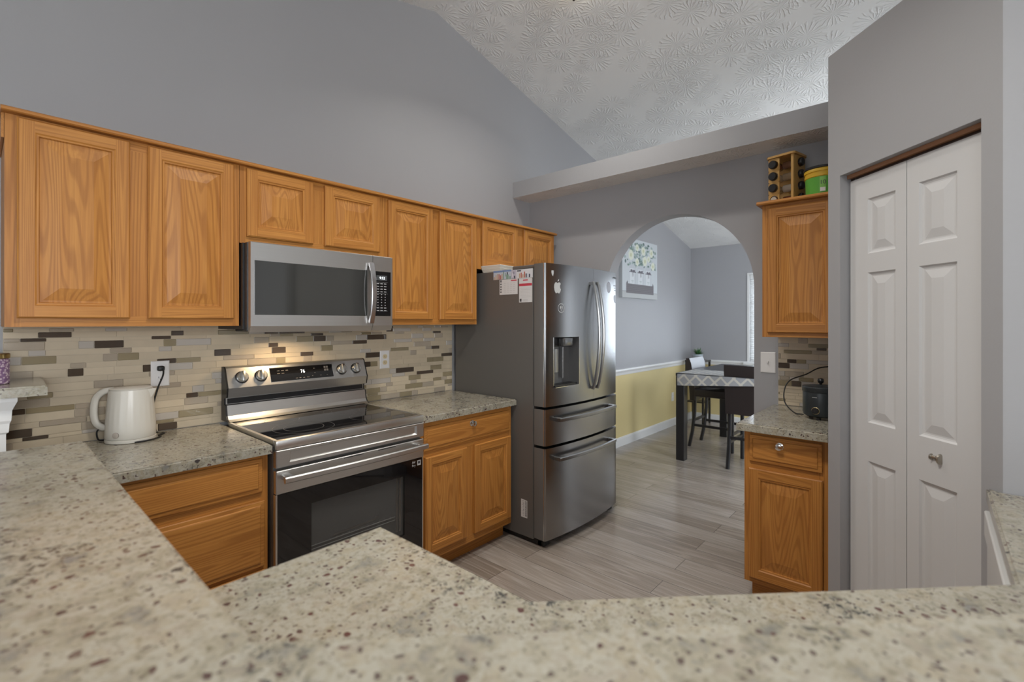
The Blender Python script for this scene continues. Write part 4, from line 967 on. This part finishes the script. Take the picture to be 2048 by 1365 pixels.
mb = MB(); mb.box(-0.0035, -0.017, -0.002, 0.0035, -0.0065, 0.008, 0, 0.001); mb.build('toggle', OUTW, p)

# ------------------------------------------------------------------ jar on the ledge
t = thing('candle_jar', 'purple patterned candle jar with gold lid on the high granite ledge', 'jar', (0.045, -0.215, 1.200))
def purple():
    m, nt, b = nodes_of('purple_floral_glass'); v = coords(nt)
    vo = N(nt, 'ShaderNodeTexVoronoi', Scale=120.0); nt.links.new(v, vo.inputs['Vector'])
    r_ = ramp(nt, [(0.0, (0.52, 0.46, 0.48)), (0.30, (0.46, 0.36, 0.42)), (0.50, (0.19, 0.11, 0.20)), (1.0, (0.14, 0.075, 0.155))]); nt.links.new(vo.outputs['Distance'], r_.inputs[0])
    nt.links.new(r_.outputs[0], b.inputs['Base Color']); b.inputs['Roughness'].default_value = 0.12; return m
mb = MB(); mb.lathe([(0.040, 0), (0.044, 0.003), (0.044, 0.084), (0.040, 0.090)], (0, 0, 0), 32); mb.build('jar_body', purple(), t, 40)
mb = MB(); mb.lathe([(0.043, 0.0905), (0.045, 0.092), (0.045, 0.106), (0.042, 0.109), (0.0005, 0.109)], (0, 0, 0), 32); mb.build('lid', simple('gold_metal', (0.42, 0.31, 0.13), 0.3, 1.0), t, 40)

# ------------------------------------------------------------------ bifold pantry door
REC = 0.040
def dpt(t_, n, z): return (*diag(t_, n), z)
mb = MB()
dn = bpy.data.objects.new('door_1', None); COL.objects.link(dn); dn['kind'] = 'structure'
def leaf(ta, tb, hinge_panels):
    mb = MB(); z0, z1, n1 = 0.012, 2.022, REC
    def q(a, b, c, d, n, m=0): mb.face([dpt(a, n, c), dpt(b, n, c), dpt(b, n, d), dpt(a, n, d)], m)
    L = tb - ta; u0, u1 = ta + 0.105 * L / 0.285 + 0.0, tb - 0.068 * L / 0.285
    u0, u1 = hinge_panels
    zs = [(0.22, 0.850), (1.008, 1.622), (1.700, 1.925)]
    q(ta, u0, z0, z1, n1); q(u1, tb, z0, z1, n1)
    cur = z0
    for a, b in zs: q(u0, u1, cur, a, n1); cur = b
    q(u0, u1, cur, z1, n1)
    for a, b in zs:
        seq = [(0, 0), (0.006, 0.006), (0.012, 0.008), (0.017, 0.008), (0.048, 0.001)]
        V = [[mb.bm.verts.new(dpt(t_, n1 + d, z)) for t_, z in ((u0 + i, a + i), (u1 - i, a + i), (u1 - i, b - i), (u0 + i, b - i))] for i, d in seq]
        for k in range(len(V) - 1):
            for j in range(4): mb.bm.faces.new((V[k][j], V[k][(j + 1) % 4], V[k + 1][(j + 1) % 4], V[k + 1][j]))
        mb.bm.faces.new(V[-1])
    # edges and back
    n2 = n1 + 0.032
    for a_, b_ in (((ta, z0), (tb, z0)), ((tb, z0), (tb, z1)), ((tb, z1), (ta, z1)), ((ta, z1), (ta, z0))):
        mb.face([dpt(a_[0], n1, a_[1]), dpt(b_[0], n1, b_[1]), dpt(b_[0], n2, b_[1]), dpt(a_[0], n2, a_[1])])
    q(ta, tb, z0, z1, n2)
    bmesh.ops.remove_doubles(mb.bm, verts=mb.bm.verts[:], dist=1e-5)
    return mb.build('door_leaf', DOORWHITE, dn)
l1 = leaf(0.080, 0.3515, (0.172, 0.304)); l2 = leaf(0.3545, 0.648, (0.403, 0.543))
mb = MB(); mb.lathe([(0.012, 0), (0.012, -0.003), (0.007, -0.006), (0.006, -0.020), (0.014, -0.026), (0.0185, -0.033), (0.017, -0.038), (0.012, -0.040), (0.0005, -0.040)], (0, 0, 0), 24, 0, 'y')
kx, ky = diag(0.452, REC)
mb.xform(Matrix.Translation((kx, ky, 0.945)) @ Matrix.Rotation(R(-45 + 180), 4, 'Z') @ Matrix.Rotation(R(180), 4, 'Z'))
kn = mb.build('knob', NICKEL, l2, 40)
mb = MB(); dprism([(T0 + 0.002, 2.034), (T1 - 0.002, 2.034), (T1 - 0.002, 2.0495), (T0 + 0.002, 2.0495)], 0.030, 0.10, 0, mb); mb.build('head_jamb', TRACKW, dn)
mb = MB(); dprism([(T0 + 0.004, 2.024), (T1 - 0.004, 2.024), (T1 - 0.004, 2.0335), (T0 + 0.004, 2.0335)], 0.046, 0.066, 0, mb); mb.build('door_track', simple('dark_track', (0.05, 0.035, 0.03), 0.4, 0.5), dn)
mb = MB(); mb.box(-0.003, -0.003, 0, 0.003, 0.003, 0.012); mb.xform(Matrix.Translation((*diag(0.10, 0.05), 2.0225))); mb.build('pivot_pin', CHROME, dn)

# ------------------------------------------------------------------ spice rack and jars
BAMBOO = simple('bamboo', (0.50, 0.29, 0.085), 0.4)
RK = Vector((3.165, -2.040, 2.0855)); RA = math.atan2(0.23, -0.97)      # n1 = local +x
t = thing('spice_rack', 'bamboo spice rack tower standing on the cabinet by the pantry', 'spice rack', RK, RA)
hs_ = 0.070; RH = 0.302
mb = MB(); mb.box(-hs_, -hs_, 0, hs_, hs_, 0.012, 0, 0.004); mb.build('rack_base', BAMBOO, t)
mb = MB(); mb.prism([( (hs_ + 0.010 - 0.018) * sx + 0.018 * math.cos(a), (hs_ + 0.010 - 0.018) * sy + 0.018 * math.sin(a)) for sx, sy, a0 in ((1, 1, 0), (-1, 1, 90), (-1, -1, 180), (1, -1, 270)) for a in [R(a0 + q * 15) for q in range(7)]], 'z', RH - 0.012, RH); mb.build('rack_top', BAMBOO, t, 40)
JZ = [0.047, 0.115, 0.183, 0.251]; HR = 0.0245
def holed_panel(axis_pos, c0, c1, side):
    """panel of thickness 8 mm with four round holes; side 'x' -> plane x=axis_pos spanning y c0..c1"""
    mb = MB(); cc = (c0 + c1) / 2; zb, zt_ = 0.0125, RH - 0.0125
    edges = [zb] + [(JZ[i] + JZ[i + 1]) / 2 for i in range(3)] + [zt_]
    for d in (0.0, -0.008):
        for i, zc in enumerate(JZ):
            n = 24
            outer = []
            for k in range(n):
                a = 2 * math.pi * k / n; ca, sa = math.cos(a), math.sin(a)
                hw = (c1 - c0) / 2; up = edges[i + 1] - zc; dn_ = zc - edges[i]
                s = min(hw / abs(ca) if abs(ca) > 1e-6 else 1e9, (up / sa if sa > 1e-6 else (dn_ / -sa if sa < -1e-6 else 1e9)))
                outer.append((cc + ca * s, zc + sa * s))
            # make the corners square by snapping
            inner = [(cc + HR * math.cos(2 * math.pi * k / n), zc + HR * math.sin(2 * math.pi * k / n)) for k in range(n)]
            for k in range(n):
                q = [outer[k], outer[(k + 1) % n], inner[(k + 1) % n], inner[k]]
                pos = axis_pos + d
                mb.face([(pos, y, z) if side == 'x' else (y, pos, z) for y, z in q])
            if d == 0.0:
                for k in range(n):
                    p_, q_ = inner[k], inner[(k + 1) % n]
                    mb.face([((axis_pos + dd2, y, z) if side == 'x' else (y, axis_pos + dd2, z)) for (y, z), dd2 in ((p_, 0), (q_, 0), (q_, -0.008), (p_, -0.008))])
    e = 0.0
    for a_, b_ in ((c0, c0), (c1, c1)):
        mb.face([((axis_pos + dd2, a_, z) if side == 'x' else (a_, axis_pos + dd2, z)) for z, dd2 in ((zb, 0), (zt_, 0), (zt_, -0.008), (zb, -0.008))])
    return mb
# local +x faces camera-left, local +y ... choose the near side as -local y rotated
holed_panel(hs_, -hs_ + 0.0, -hs_ + 0.062, 'x').build('holed_panel', BAMBOO, t)
mb = MB(); mb.box(hs_ - 0.012, hs_ - 0.014, 0.0125, hs_, hs_, RH - 0.0125); mb.build('corner_post', BAMBOO, t)
holed_panel(hs_, -hs_ + 0.006, hs_ - 0.016, 'y').build('holed_panel', BAMBOO, t)
mb = MB(); mb.box(-hs_, hs_ - 0.014, 0.0125, -hs_ + 0.010, hs_, RH - 0.0125); mb.build('corner_post', BAMBOO, t)
mb = MB(); mb.box(-hs_, -hs_, 0.0125, -hs_ + 0.006, hs_ - 0.0145, RH - 0.0125); mb.build('back_panel', BAMBOO, t)
def spice_mat(name, col): return simple(name, col, 0.15, coat=0.3)
SP = [spice_mat('brown_spice', (0.20, 0.10, 0.06)), spice_mat('tan_spice', (0.36, 0.27, 0.17)), spice_mat('pale_spice', (0.50, 0.44, 0.36)), spice_mat('red_brown_spice', (0.17, 0.055, 0.03))]
def spice_jar(label, axis, c, z, cap=True, mi=0):
    o = thing('spice_jar', label, 'spice jar', RK, RA, 'jars in the bamboo spice rack')
    q = (hs_ + 0.004, c, z) if axis == 'x' else (c, hs_ + 0.004, z)
    mb = MB(); mb.lathe([(0.019, -0.092), (0.022, -0.088), (0.022, -0.014), (0.018, -0.004)], q, 20, 0, axis); mb.build('jar_body', SP[mi], o, 40)
    mb = MB()
    if cap: mb.lathe([(0.0225, -0.0035), (0.0235, 0.0), (0.0235, 0.012), (0.021, 0.015), (0.0005, 0.015)], q, 24, 0, axis)
    else: mb.lathe([(0.0175, -0.0035), (0.0175, -0.0015), (0.0005, -0.0015)], q, 24, 0, axis)
    mb.build('lid' if cap else 'jar_base', BLACK if cap else SP[2], o, 40)
words = ['lowest', 'second lowest', 'second highest', 'highest']
for i, z in enumerate(JZ):
    spice_jar(f'{words[i]} spice jar on the wide left face of the rack' + (', white end outward' if i == 0 else ', black lid'), 'x', -hs_ + 0.0295, z, i > 0, i)
    spice_jar(f'{words[i]} black-lidded spice jar on the narrow right face of the rack', 'y', -0.004, z + 0.003, True, 3 - i)
# green and yellow bucket
t = thing('plastic_bucket', 'green and yellow plastic bucket with black lid beside the spice rack', 'bucket', (3.030, -2.2415, 2.0855))
GREEN = simple('green_label', (0.10, 0.36, 0.04), 0.4); YEL = simple('yellow_plastic', (0.62, 0.38, 0.02), 0.4)
mb = MB(); mb.lathe([(0.077, 0), (0.079, 0.003), (0.083, 0.100), (0.083, 0.101), (0.086, 0.103), (0.086, 0.117), (0.084, 0.119), (0.084, 0.127), (0.088, 0.129), (0.088, 0.142), (0.087, 0.144)], (0, 0, 0), 48, 0, 'z', [0, 0, 1, 1, 1, 1, 1, 1, 1, 1]); mb.build('bucket_body', [GREEN, YEL], t, 30)
mb = MB(); mb.lathe([(0.089, 0.145), (0.091, 0.147), (0.091, 0.155), (0.087, 0.158), (0.0005, 0.158)], (0, 0, 0), 48); mb.build('lid', BLACK, t, 40)
la = math.atan2(-2.6931 + 2.2415, -3.03) - 0.62 + 0.30
def on_bucket(a, z, r_=0.0995): return (r_ * math.cos(a), r_ * math.sin(a), z)
mb = MB()
def patch(a0, a1, z0, z1, m, r_):
    n = 6
    for k in range(n):
        p_, q_ = a0 + (a1 - a0) * k / n, a0 + (a1 - a0) * (k + 1) / n
        mb.face([on_bucket(p_, z0, r_), on_bucket(q_, z0, r_), on_bucket(q_, z1, r_), on_bucket(p_, z1, r_)], m)
a_c = math.atan2(-0.47, -3.1)      # towards the camera
LBL = a_c - 0.02
patch(LBL - 0.17, LBL + 0.17, 0.018, 0.096, 0, 0.0836); patch(LBL - 0.14, LBL + 0.14, 0.020, 0.040, 1, 0.0840)
mb.build('label_patch', [simple('light_green_label', (0.20, 0.46, 0.08), 0.4), PAPER], t)
text_obj('label_number', '10', 0.030, PRINTDK, t, on_bucket(LBL, 0.066, 0.0846), (R(90), 0, LBL + R(90)), 0.0003)

# ------------------------------------------------------------------ small black pot on the arch-wall counter
t = thing('electric_pot', 'small black electric pot with a lid knob and dial beside the pantry corner', 'cooker', (2.940, -2.244, 0.914))
POT = simple('charcoal_pot', (0.020, 0.025, 0.028), 0.35)
mb = MB()
for k in range(3):
    a = R(60 + 120 * k); mb.lathe([(0.010, 0), (0.010, 0.013)], (0.055 * math.cos(a), 0.055 * math.sin(a), 0), 12)
mb.build('feet', RUBBER, t)
mb = MB(); mb.lathe([(0.064, 0.0125), (0.078, 0.022), (0.081, 0.040), (0.081, 0.138), (0.0805, 0.140)], (0, 0, 0), 48); pb = mb.build('pot_body', POT, t, 40)
mb = MB(); mb.lathe([(0.0825, 0.141), (0.0835, 0.144), (0.0835, 0.166), (0.080, 0.170), (0.060, 0.174), (0.0005, 0.178)], (0, 0, 0), 48); ld = mb.build('lid', POT, t, 40)
mb = MB(); mb.lathe([(0.006, 0.176), (0.006, 0.184), (0.012, 0.188), (0.0155, 0.198), (0.012, 0.209), (0.0005, 0.213)], (0, 0, 0), 20); mb.build('knob', BLACKGLOSS, ld, 60)
tc = math.atan2(-2.6931 + 2.244, -2.94)      # towards the camera
def ring_at(a, r_): return Vector((r_ * math.cos(a), r_ * math.sin(a), 0))
ha = tc + 0.75
mb = MB(); mb.tube([ring_at(ha, 0.079) + Vector((0, 0, 0.160)), ring_at(ha, 0.100) + Vector((0, 0, 0.152)), ring_at(ha, 0.102) + Vector((0, 0, 0.10)), ring_at(ha, 0.098) + Vector((0, 0, 0.062))], 0, 0, flat=(0.030, 0.014), up=(math.cos(ha), math.sin(ha), 0)); mb.build('handle', POT, t, 40)
da = tc - 0.28
mb = MB(); mb.lathe([(0.0185, 0), (0.0185, 0.004), (0.0165, 0.005), (0.0150, 0.014), (0.0005, 0.015)], (0, 0, 0), 28, 0, 'x', [0, 0, 1, 1]); mb.xform(Matrix.Translation(ring_at(da, 0.0785) + Vector((0, 0, 0.050))) @ Matrix.Rotation(da, 4, 'Z')); mb.build('dial', [simple('brass_ring', (0.55, 0.45, 0.25), 0.3, 1.0), BLACK], t, 40)
mb = MB()
for k in range(8):
    a = tc - 0.46 + k * 0.035; mb.box(-0.0003, -0.0012, 0, 0.0003, 0.0012, 0.003); 
    for v_ in mb.bm.verts[-8:]:
        v_.co = Matrix.Rotation(a, 4, 'Z') @ (v_.co + Vector((0.0815, 0, 0.116)))
mb.build('maker_mark', PRINT, pb)
po = Vector(t.location)
cord = smoothstep_path([Vector((2.945, -2.164, 0.925)) - po, Vector((2.985, -2.115, 0.922)) - po, Vector((3.03, -2.06, 0.965)) - po, Vector((3.06, -2.05, 1.03)) - po, Vector((3.10, -2.07, 1.085)) - po, Vector((3.16, -2.14, 1.12)) - po, Vector((3.20, -2.20, 1.158)) - po, Vector((3.235, -2.29, 1.17)) - po, Vector((3.255, -2.325, 1.17)) - po], 8)
mb = MB(); mb.tube(cord, 0.0033, 0, 8); mb.build('power_cord', RUBBER, t, 60)

# ------------------------------------------------------------------ dining room
TX0, TX1, TY0, TY1, TH = 4.80, 6.22, -1.62, -0.69, 0.895
t = thing('dining_table', 'dark counter-height dining table seen through the arch', 'table', ((TX0 + TX1) / 2, (TY0 + TY1) / 2, 0))
hx, hy = (TX1 - TX0) / 2, (TY1 - TY0) / 2
box_obj('tabletop', (-hx, -hy, TH - 0.035, hx, hy, TH), WOODBLK, t, 0.004)
mb = MB(); mb.box(-hx + 0.05, -hy + 0.03, TH - 0.125, hx - 0.05, -hy + 0.05, TH - 0.036); mb.box(-hx + 0.05, hy - 0.05, TH - 0.125, hx - 0.05, hy - 0.03, TH - 0.036)
mb.box(-hx + 0.03, -hy + 0.05, TH - 0.125, -hx + 0.05, hy - 0.05, TH - 0.036); mb.box(hx - 0.05, -hy + 0.05, TH - 0.125, hx - 0.03, hy - 0.05, TH - 0.036); mb.build('apron', WOODBLK, t)
for sx in (-1, 1):
    for sy in (-1, 1):
        cx, cy = sx * (hx - 0.045), sy * (hy - 0.045); box_obj('leg', (cx - 0.043, cy - 0.043, 0, cx + 0.043, cy + 0.043, TH - 0.036), WOODBLK, t, 0.003)
# runner cloth with a trellis pattern, one corner hanging over the near edge
def cloth_mat():
    m, nt, b = nodes_of('cream_trellis_cloth'); tc_ = N(nt, 'ShaderNodeTexCoord'); sp_ = N(nt, 'ShaderNodeSeparateXYZ'); nt.links.new(tc_.outputs['Object'], sp_.inputs[0])
    sb_ = N(nt, 'ShaderNodeMath', operation='SUBTRACT'); nt.links.new(sp_.outputs[0], sb_.inputs[0]); nt.links.new(sp_.outputs[2], sb_.inputs[1])
    cb_ = N(nt, 'ShaderNodeCombineXYZ'); nt.links.new(sb_.outputs[0], cb_.inputs[0]); nt.links.new(sp_.outputs[1], cb_.inputs[1])
    mp_ = N(nt, 'ShaderNodeMapping'); mp_.inputs['Rotation'].default_value = (0, 0, R(45)); nt.links.new(cb_.outputs[0], mp_.inputs['Vector']); v = mp_.outputs[0]
    ck = N(nt, 'ShaderNodeTexBrick'); nt.links.new(v, ck.inputs['Vector']); ck.offset = 0.0
    for k, val in (('Scale', 1.0), ('Mortar Size', 0.010), ('Brick Width', 0.085), ('Row Height', 0.085)): ck.inputs[k].default_value = val
    ck.inputs['Color1'].default_value = (0.27, 0.28, 0.30, 1); ck.inputs['Color2'].default_value = (0.33, 0.33, 0.335, 1); ck.inputs['Mortar'].default_value = (0.52, 0.495, 0.44, 1)
    nt.links.new(ck.outputs['Color'], b.inputs['Base Color']); b.inputs['Roughness'].default_value = 0.8; return m
mb = MB(); nx, ny = 16, 14; G = []
for i in range(nx + 1):
    row = []
    for j in range(ny + 1):
        s = -0.13 + 0.60 * i / nx; y = TY0 + 0.12 + (TY1 - TY0 - 0.14) * j / ny      # s: distance from the near edge, negative hangs down
        z = TH + 0.003
        if s < 0: x, z = TX0 - 0.006 - 0.010 * math.sin(9 * y) ** 2, TH + 0.003 + s * (0.55 + 0.45 * j / ny)
        else: x = TX0 + s
        row.append(mb.bm.verts.new((x, y, z)))
    G.append(row)
for i in range(nx):
    for j in range(ny): mb.bm.faces.new((G[i][j], G[i + 1][j], G[i + 1][j + 1], G[i][j + 1]))
cl = mb.build('tablecloth', cloth_mat(), None, 60)
tag(cl, 'cream trellis-pattern cloth draped over the near end of the dining table', 'tablecloth')
def bar_chair(label, loc, rz):
    """origin at floor under the seat centre; faces +x (backrest at -x)"""
    c = thing('bar_chair', label, 'chair', loc, rz, 'dark bar chairs around the dining table')
    mb = MB(); mb.box(-0.20, -0.215, 0.575, 0.24, 0.215, 0.665, 0, 0.018, 3); mb.build('seat', LEATHER, c, 50)
    mb = MB(); n = 8; rs = []
    for k in range(n + 1):
        z = 0.53 + 0.475 * k / n; x = -0.215 - 0.055 * (k / n) ** 1.6; e = 0.03 if k < n else 0.018
        rs.append([(x - e, -0.212, z), (x + e, -0.212, z), (x + e, 0.212, z), (x - e, 0.212, z)])
    mb.rings(rs); es = [e for e in mb.bm.edges if e.calc_face_angle(0) > 1.0]
    bmesh.ops.bevel(mb.bm, geom=es, offset=0.010, segments=2, affect='EDGES'); mb.build('backrest', LEATHER, c, 50)
    for sy in (-1, 1):
        mb = MB(); mb.tube([(0.205, sy * 0.185, 0.0), (0.205, sy * 0.185, 0.574)], 0, 0, flat=(0.034, 0.034)); mb.build('leg', WOODBLK, c)
        mb = MB(); mb.tube([(-0.262, sy * 0.185, 0.0), (-0.225, sy * 0.185, 0.18), (-0.200, sy * 0.185, 0.40), (-0.195, sy * 0.185, 0.574)], 0, 0, flat=(0.034, 0.036), up=(0, 1, 0)); mb.build('leg', WOODBLK, c, 30)
    for sy in (-1, 1): box_obj('stretcher', (-0.215, sy * 0.185 - 0.009, 0.235, 0.190, sy * 0.185 + 0.009, 0.262), WOODBLK, c)
    box_obj('stretcher', (0.196, -0.168, 0.185, 0.214, 0.168, 0.212), WOODBLK, c)
    box_obj('stretcher', (-0.228, -0.168, 0.285, -0.208, 0.168, 0.312), WOODBLK, c)
    return c
bar_chair('dark brown bar chair seen from behind at the near table end, by the arch jamb', (5.09, -1.378, 0), 0)
bar_chair('dark bar chair tucked under the far-left long side of the dining table', (5.625, -0.845, 0), R(-90))
# metal plant stand with a potted plant in the far corner
t = thing('plant_stand', 'dark plant stand in the far corner behind the dining table', 'stand', (6.745, -0.20, 0))
mb = MB(); mb.box(-0.14, -0.13, 0.865, 0.14, 0.13, 0.885); mb.build('top_shelf', WOODBLK, t)
for sx in (-1, 1):
    for sy in (-1, 1): box_obj('leg', (sx * 0.125 - 0.012, sy * 0.115 - 0.012, 0, sx * 0.125 + 0.012, sy * 0.115 + 0.012, 0.8645), WOODBLK, t)
for z in (0.30, 0.55):
    mb = MB(); mb.box(-0.113, -0.12, z, 0.113, 0.12, z + 0.016); mb.build('shelf', WOODBLK, t)
t = thing('potted_plant', 'small spiky green plant in a pale pot on the plant stand', 'plant', (6.745, -0.20, 0.8855))
mb = MB(); mb.lathe([(0.050, 0), (0.066, 0.070), (0.069, 0.072), (0.069, 0.080), (0.060, 0.080), (0.058, 0.072), (0.0005, 0.072)], (0, 0, 0), 24); mb.build('pot', simple('pale_blue_pot', (0.40, 0.46, 0.50), 0.4), t, 40)
mb = MB(); rnd = random.Random(4)
for k in range(54):
    a = rnd.random() * 6.283; L = rnd.uniform(0.08, 0.15); tilt = rnd.uniform(0.2, 1.2); w = 0.011
    d = Vector((math.cos(a), math.sin(a), 0)); sd2 = Vector((-d.y, d.x, 0))
    p0 = d * 0.012 + Vector((0, 0, 0.073)); prev = None
    for q in range(5):
        f_ = q / 4; p_ = p0 + d * (L * math.sin(tilt) * f_) + Vector((0, 0, L * (math.cos(tilt) * f_ - 0.25 * f_ * f_)))
        ww = w * (1 - f_) ** 0.7 + 0.0006; cur = [mb.bm.verts.new(p_ - sd2 * ww), mb.bm.verts.new(p_ + sd2 * ww)]
        if prev: mb.bm.faces.new((prev[0], prev[1], cur[1], cur[0])).material_index = 0 if k % 4 else 1
        prev = cur
mb.build('foliage', [simple('leaf_green', (0.045, 0.14, 0.045), 0.4), simple('leaf_pale_green', (0.16, 0.26, 0.10), 0.4)], t, 60)
# flower canvas on the dining wall
PX0, PX1, PZ0, PZ1 = 4.875, 5.78, 1.700, 2.395
t = thing('canvas_picture', 'unframed canvas picture of white flowers in three jars on the dining wall', 'picture', (PX0, -0.0405, PZ0))
CW, CH = PX1 - PX0, PZ1 - PZ0
mb = MB(); mb.box(0, 0, 0, CW, 0.040, CH); mb.build('canvas_block', simple('pale_grey_canvas', (0.50, 0.53, 0.55), 0.7), t)
mb = MB(); rnd = random.Random(12); lay = [0]
PMATS = [simple('picture_' + n, c, 0.7) for n, c in (('shelf', (0.42, 0.43, 0.43)), ('crate', (0.165, 0.155, 0.165)), ('crate_dark', (0.10, 0.095, 0.10)), ('jar', (0.47, 0.49, 0.52)), ('jar_light', (0.58, 0.60, 0.62)), ('ribbon', (0.13, 0.12, 0.14)), ('leaf', (0.18, 0.25, 0.22)), ('leaf_grey', (0.30, 0.37, 0.36)), ('petal', (0.62, 0.64, 0.54)), ('petal_core', (0.50, 0.52, 0.34)), ('leaf_dark', (0.11, 0.16, 0.15)))]
def sh(pts, m):
    lay[0] += 1; y = -0.0004 - 0.0000025 * lay[0]; mb.face([(x, y, z) for x, z in pts], m)
def rect(x0_, z0_, x1_, z1_, m): sh([(x0_, z0_), (x1_, z0_), (x1_, z1_), (x0_, z1_)], m)
def blob(cx, cz, rx, rz_, m, n=9, jit=0.2):
    sh([(cx + rx * math.cos(2 * math.pi * k / n) * rnd.uniform(1 - jit, 1 + jit), cz + rz_ * math.sin(2 * math.pi * k / n) * rnd.uniform(1 - jit, 1 + jit)) for k in range(n)], m)
rect(0, 0.0, CW, 0.075, 0); rect(0, 0.073, CW, 0.076, 2)
for k in range(150): blob(min(0.84, max(0.05, rnd.gauss(0.47, 0.19))), rnd.uniform(0.37, 0.66), rnd.uniform(0.012, 0.034), rnd.uniform(0.010, 0.022), rnd.choice([6, 7, 7, 6, 10]), 6, 0.4)
for k in range(3):
    x0_ = 0.165 + k * 0.205; rect(x0_, 0.13, x0_ + 0.165, 0.365, 3); rect(x0_ + 0.012, 0.135, x0_ + 0.125, 0.345, 4); rect(x0_ + 0.01, 0.355, x0_ + 0.155, 0.385, 3)
    rect(x0_, 0.300, x0_ + 0.165, 0.310, 5); blob(x0_ + 0.055, 0.318, 0.028, 0.016, 5); blob(x0_ + 0.112, 0.318, 0.028, 0.016, 5); rect(x0_ + 0.07, 0.25, x0_ + 0.078, 0.30, 5); rect(x0_ + 0.092, 0.255, x0_ + 0.10, 0.30, 5)
    rect(x0_ + 0.05, 0.20, x0_ + 0.11, 0.206, 7); rect(x0_ + 0.06, 0.185, x0_ + 0.10, 0.190, 7)
rect(0.09, 0.055, 0.80, 0.165, 1)
for k in range(5): rect(0.09, 0.060 + k * 0.021, 0.80, 0.063 + k * 0.021, 2)
sh([(0.09, 0.165), (0.12, 0.20), (0.13, 0.165)], 2); sh([(0.80, 0.165), (0.775, 0.20), (0.765, 0.165)], 2)
for cx, cz, s in ((0.205, 0.50, 0.060), (0.36, 0.60, 0.042), (0.52, 0.575, 0.055), (0.56, 0.455, 0.060), (0.36, 0.43, 0.045), (0.735, 0.57, 0.052), (0.78, 0.41, 0.050), (0.66, 0.49, 0.04)):
    for k in range(7):
        a = 2 * math.pi * k / 7 + cx; blob(cx + s * 0.55 * math.cos(a), cz + s * 0.55 * math.sin(a), s * 0.55, s * 0.5, 8, 8, 0.15)
    blob(cx, cz, s * 0.4, s * 0.4, 9)
mb.build('painted_picture', PMATS, t)

# ------------------------------------------------------------------ ceiling light (only its finial shows at the top of the frame)
lx, ly = 2.42, -1.05
t = thing('ceiling_light', 'bowl ceiling light whose small finial shows at the top edge', 'light', (lx, ly, ceil_z(lx) - 0.02))
dz = ceil_z(lx) - 0.02
mb = MB(); mb.lathe([(0.07, 0.03), (0.07, -0.02), (0.012, -0.03), (0.012, -0.045)], (0, 0, 0), 32); mb.build('canopy', NICKEL, t, 40)
mb = MB(); mb.lathe([(0.170, -0.045), (0.168, -0.06), (0.14, -0.10), (0.08, -0.125), (0.02, -0.135), (0.0005, -0.135)], (0, 0, 0), 40)
mb.build('glass_bowl', simple('lit_frosted_glass', (0.9, 0.88, 0.82), 0.4, emit=(1.0, 0.90, 0.76), strength=3.0), t, 60)
mb = MB(); mb.lathe([(0.010, -0.1355), (0.012, -0.150), (0.009, -0.165), (0.020, -0.180), (0.015, -0.198), (0.006, -0.212), (0.0005, -0.217)], (0, 0, 0), 20); mb.build('finial', simple('dark_bronze', (0.05, 0.045, 0.04), 0.35, 0.8), t, 60)
# added unseen fill lamp on the other slope, above the peninsula (out of frame)
dx_ = 0.95
t = thing('ceiling_light', 'added unseen round fill light above the peninsula', 'light', (dx_, -1.95, ceil_z(dx_) - 0.02))
mb = MB(); mb.lathe([(0.20, 0.0), (0.20, -0.045), (0.19, -0.06), (0.0005, -0.06)], (0, 0, 0), 40); mb.build('added_fill_disc', bpy.data.materials['lit_frosted_glass'], t, 40)
ll = bpy.data.lights.new('ceiling_bulb', 'POINT'); ll.energy = 6; ll.color = (1.0, 0.93, 0.82); ll.shadow_soft_size = 0.05
lo = bpy.data.objects.new('ceiling_bulb', ll); lo.location = (lx, ly, dz - 0.05); COL.objects.link(lo)
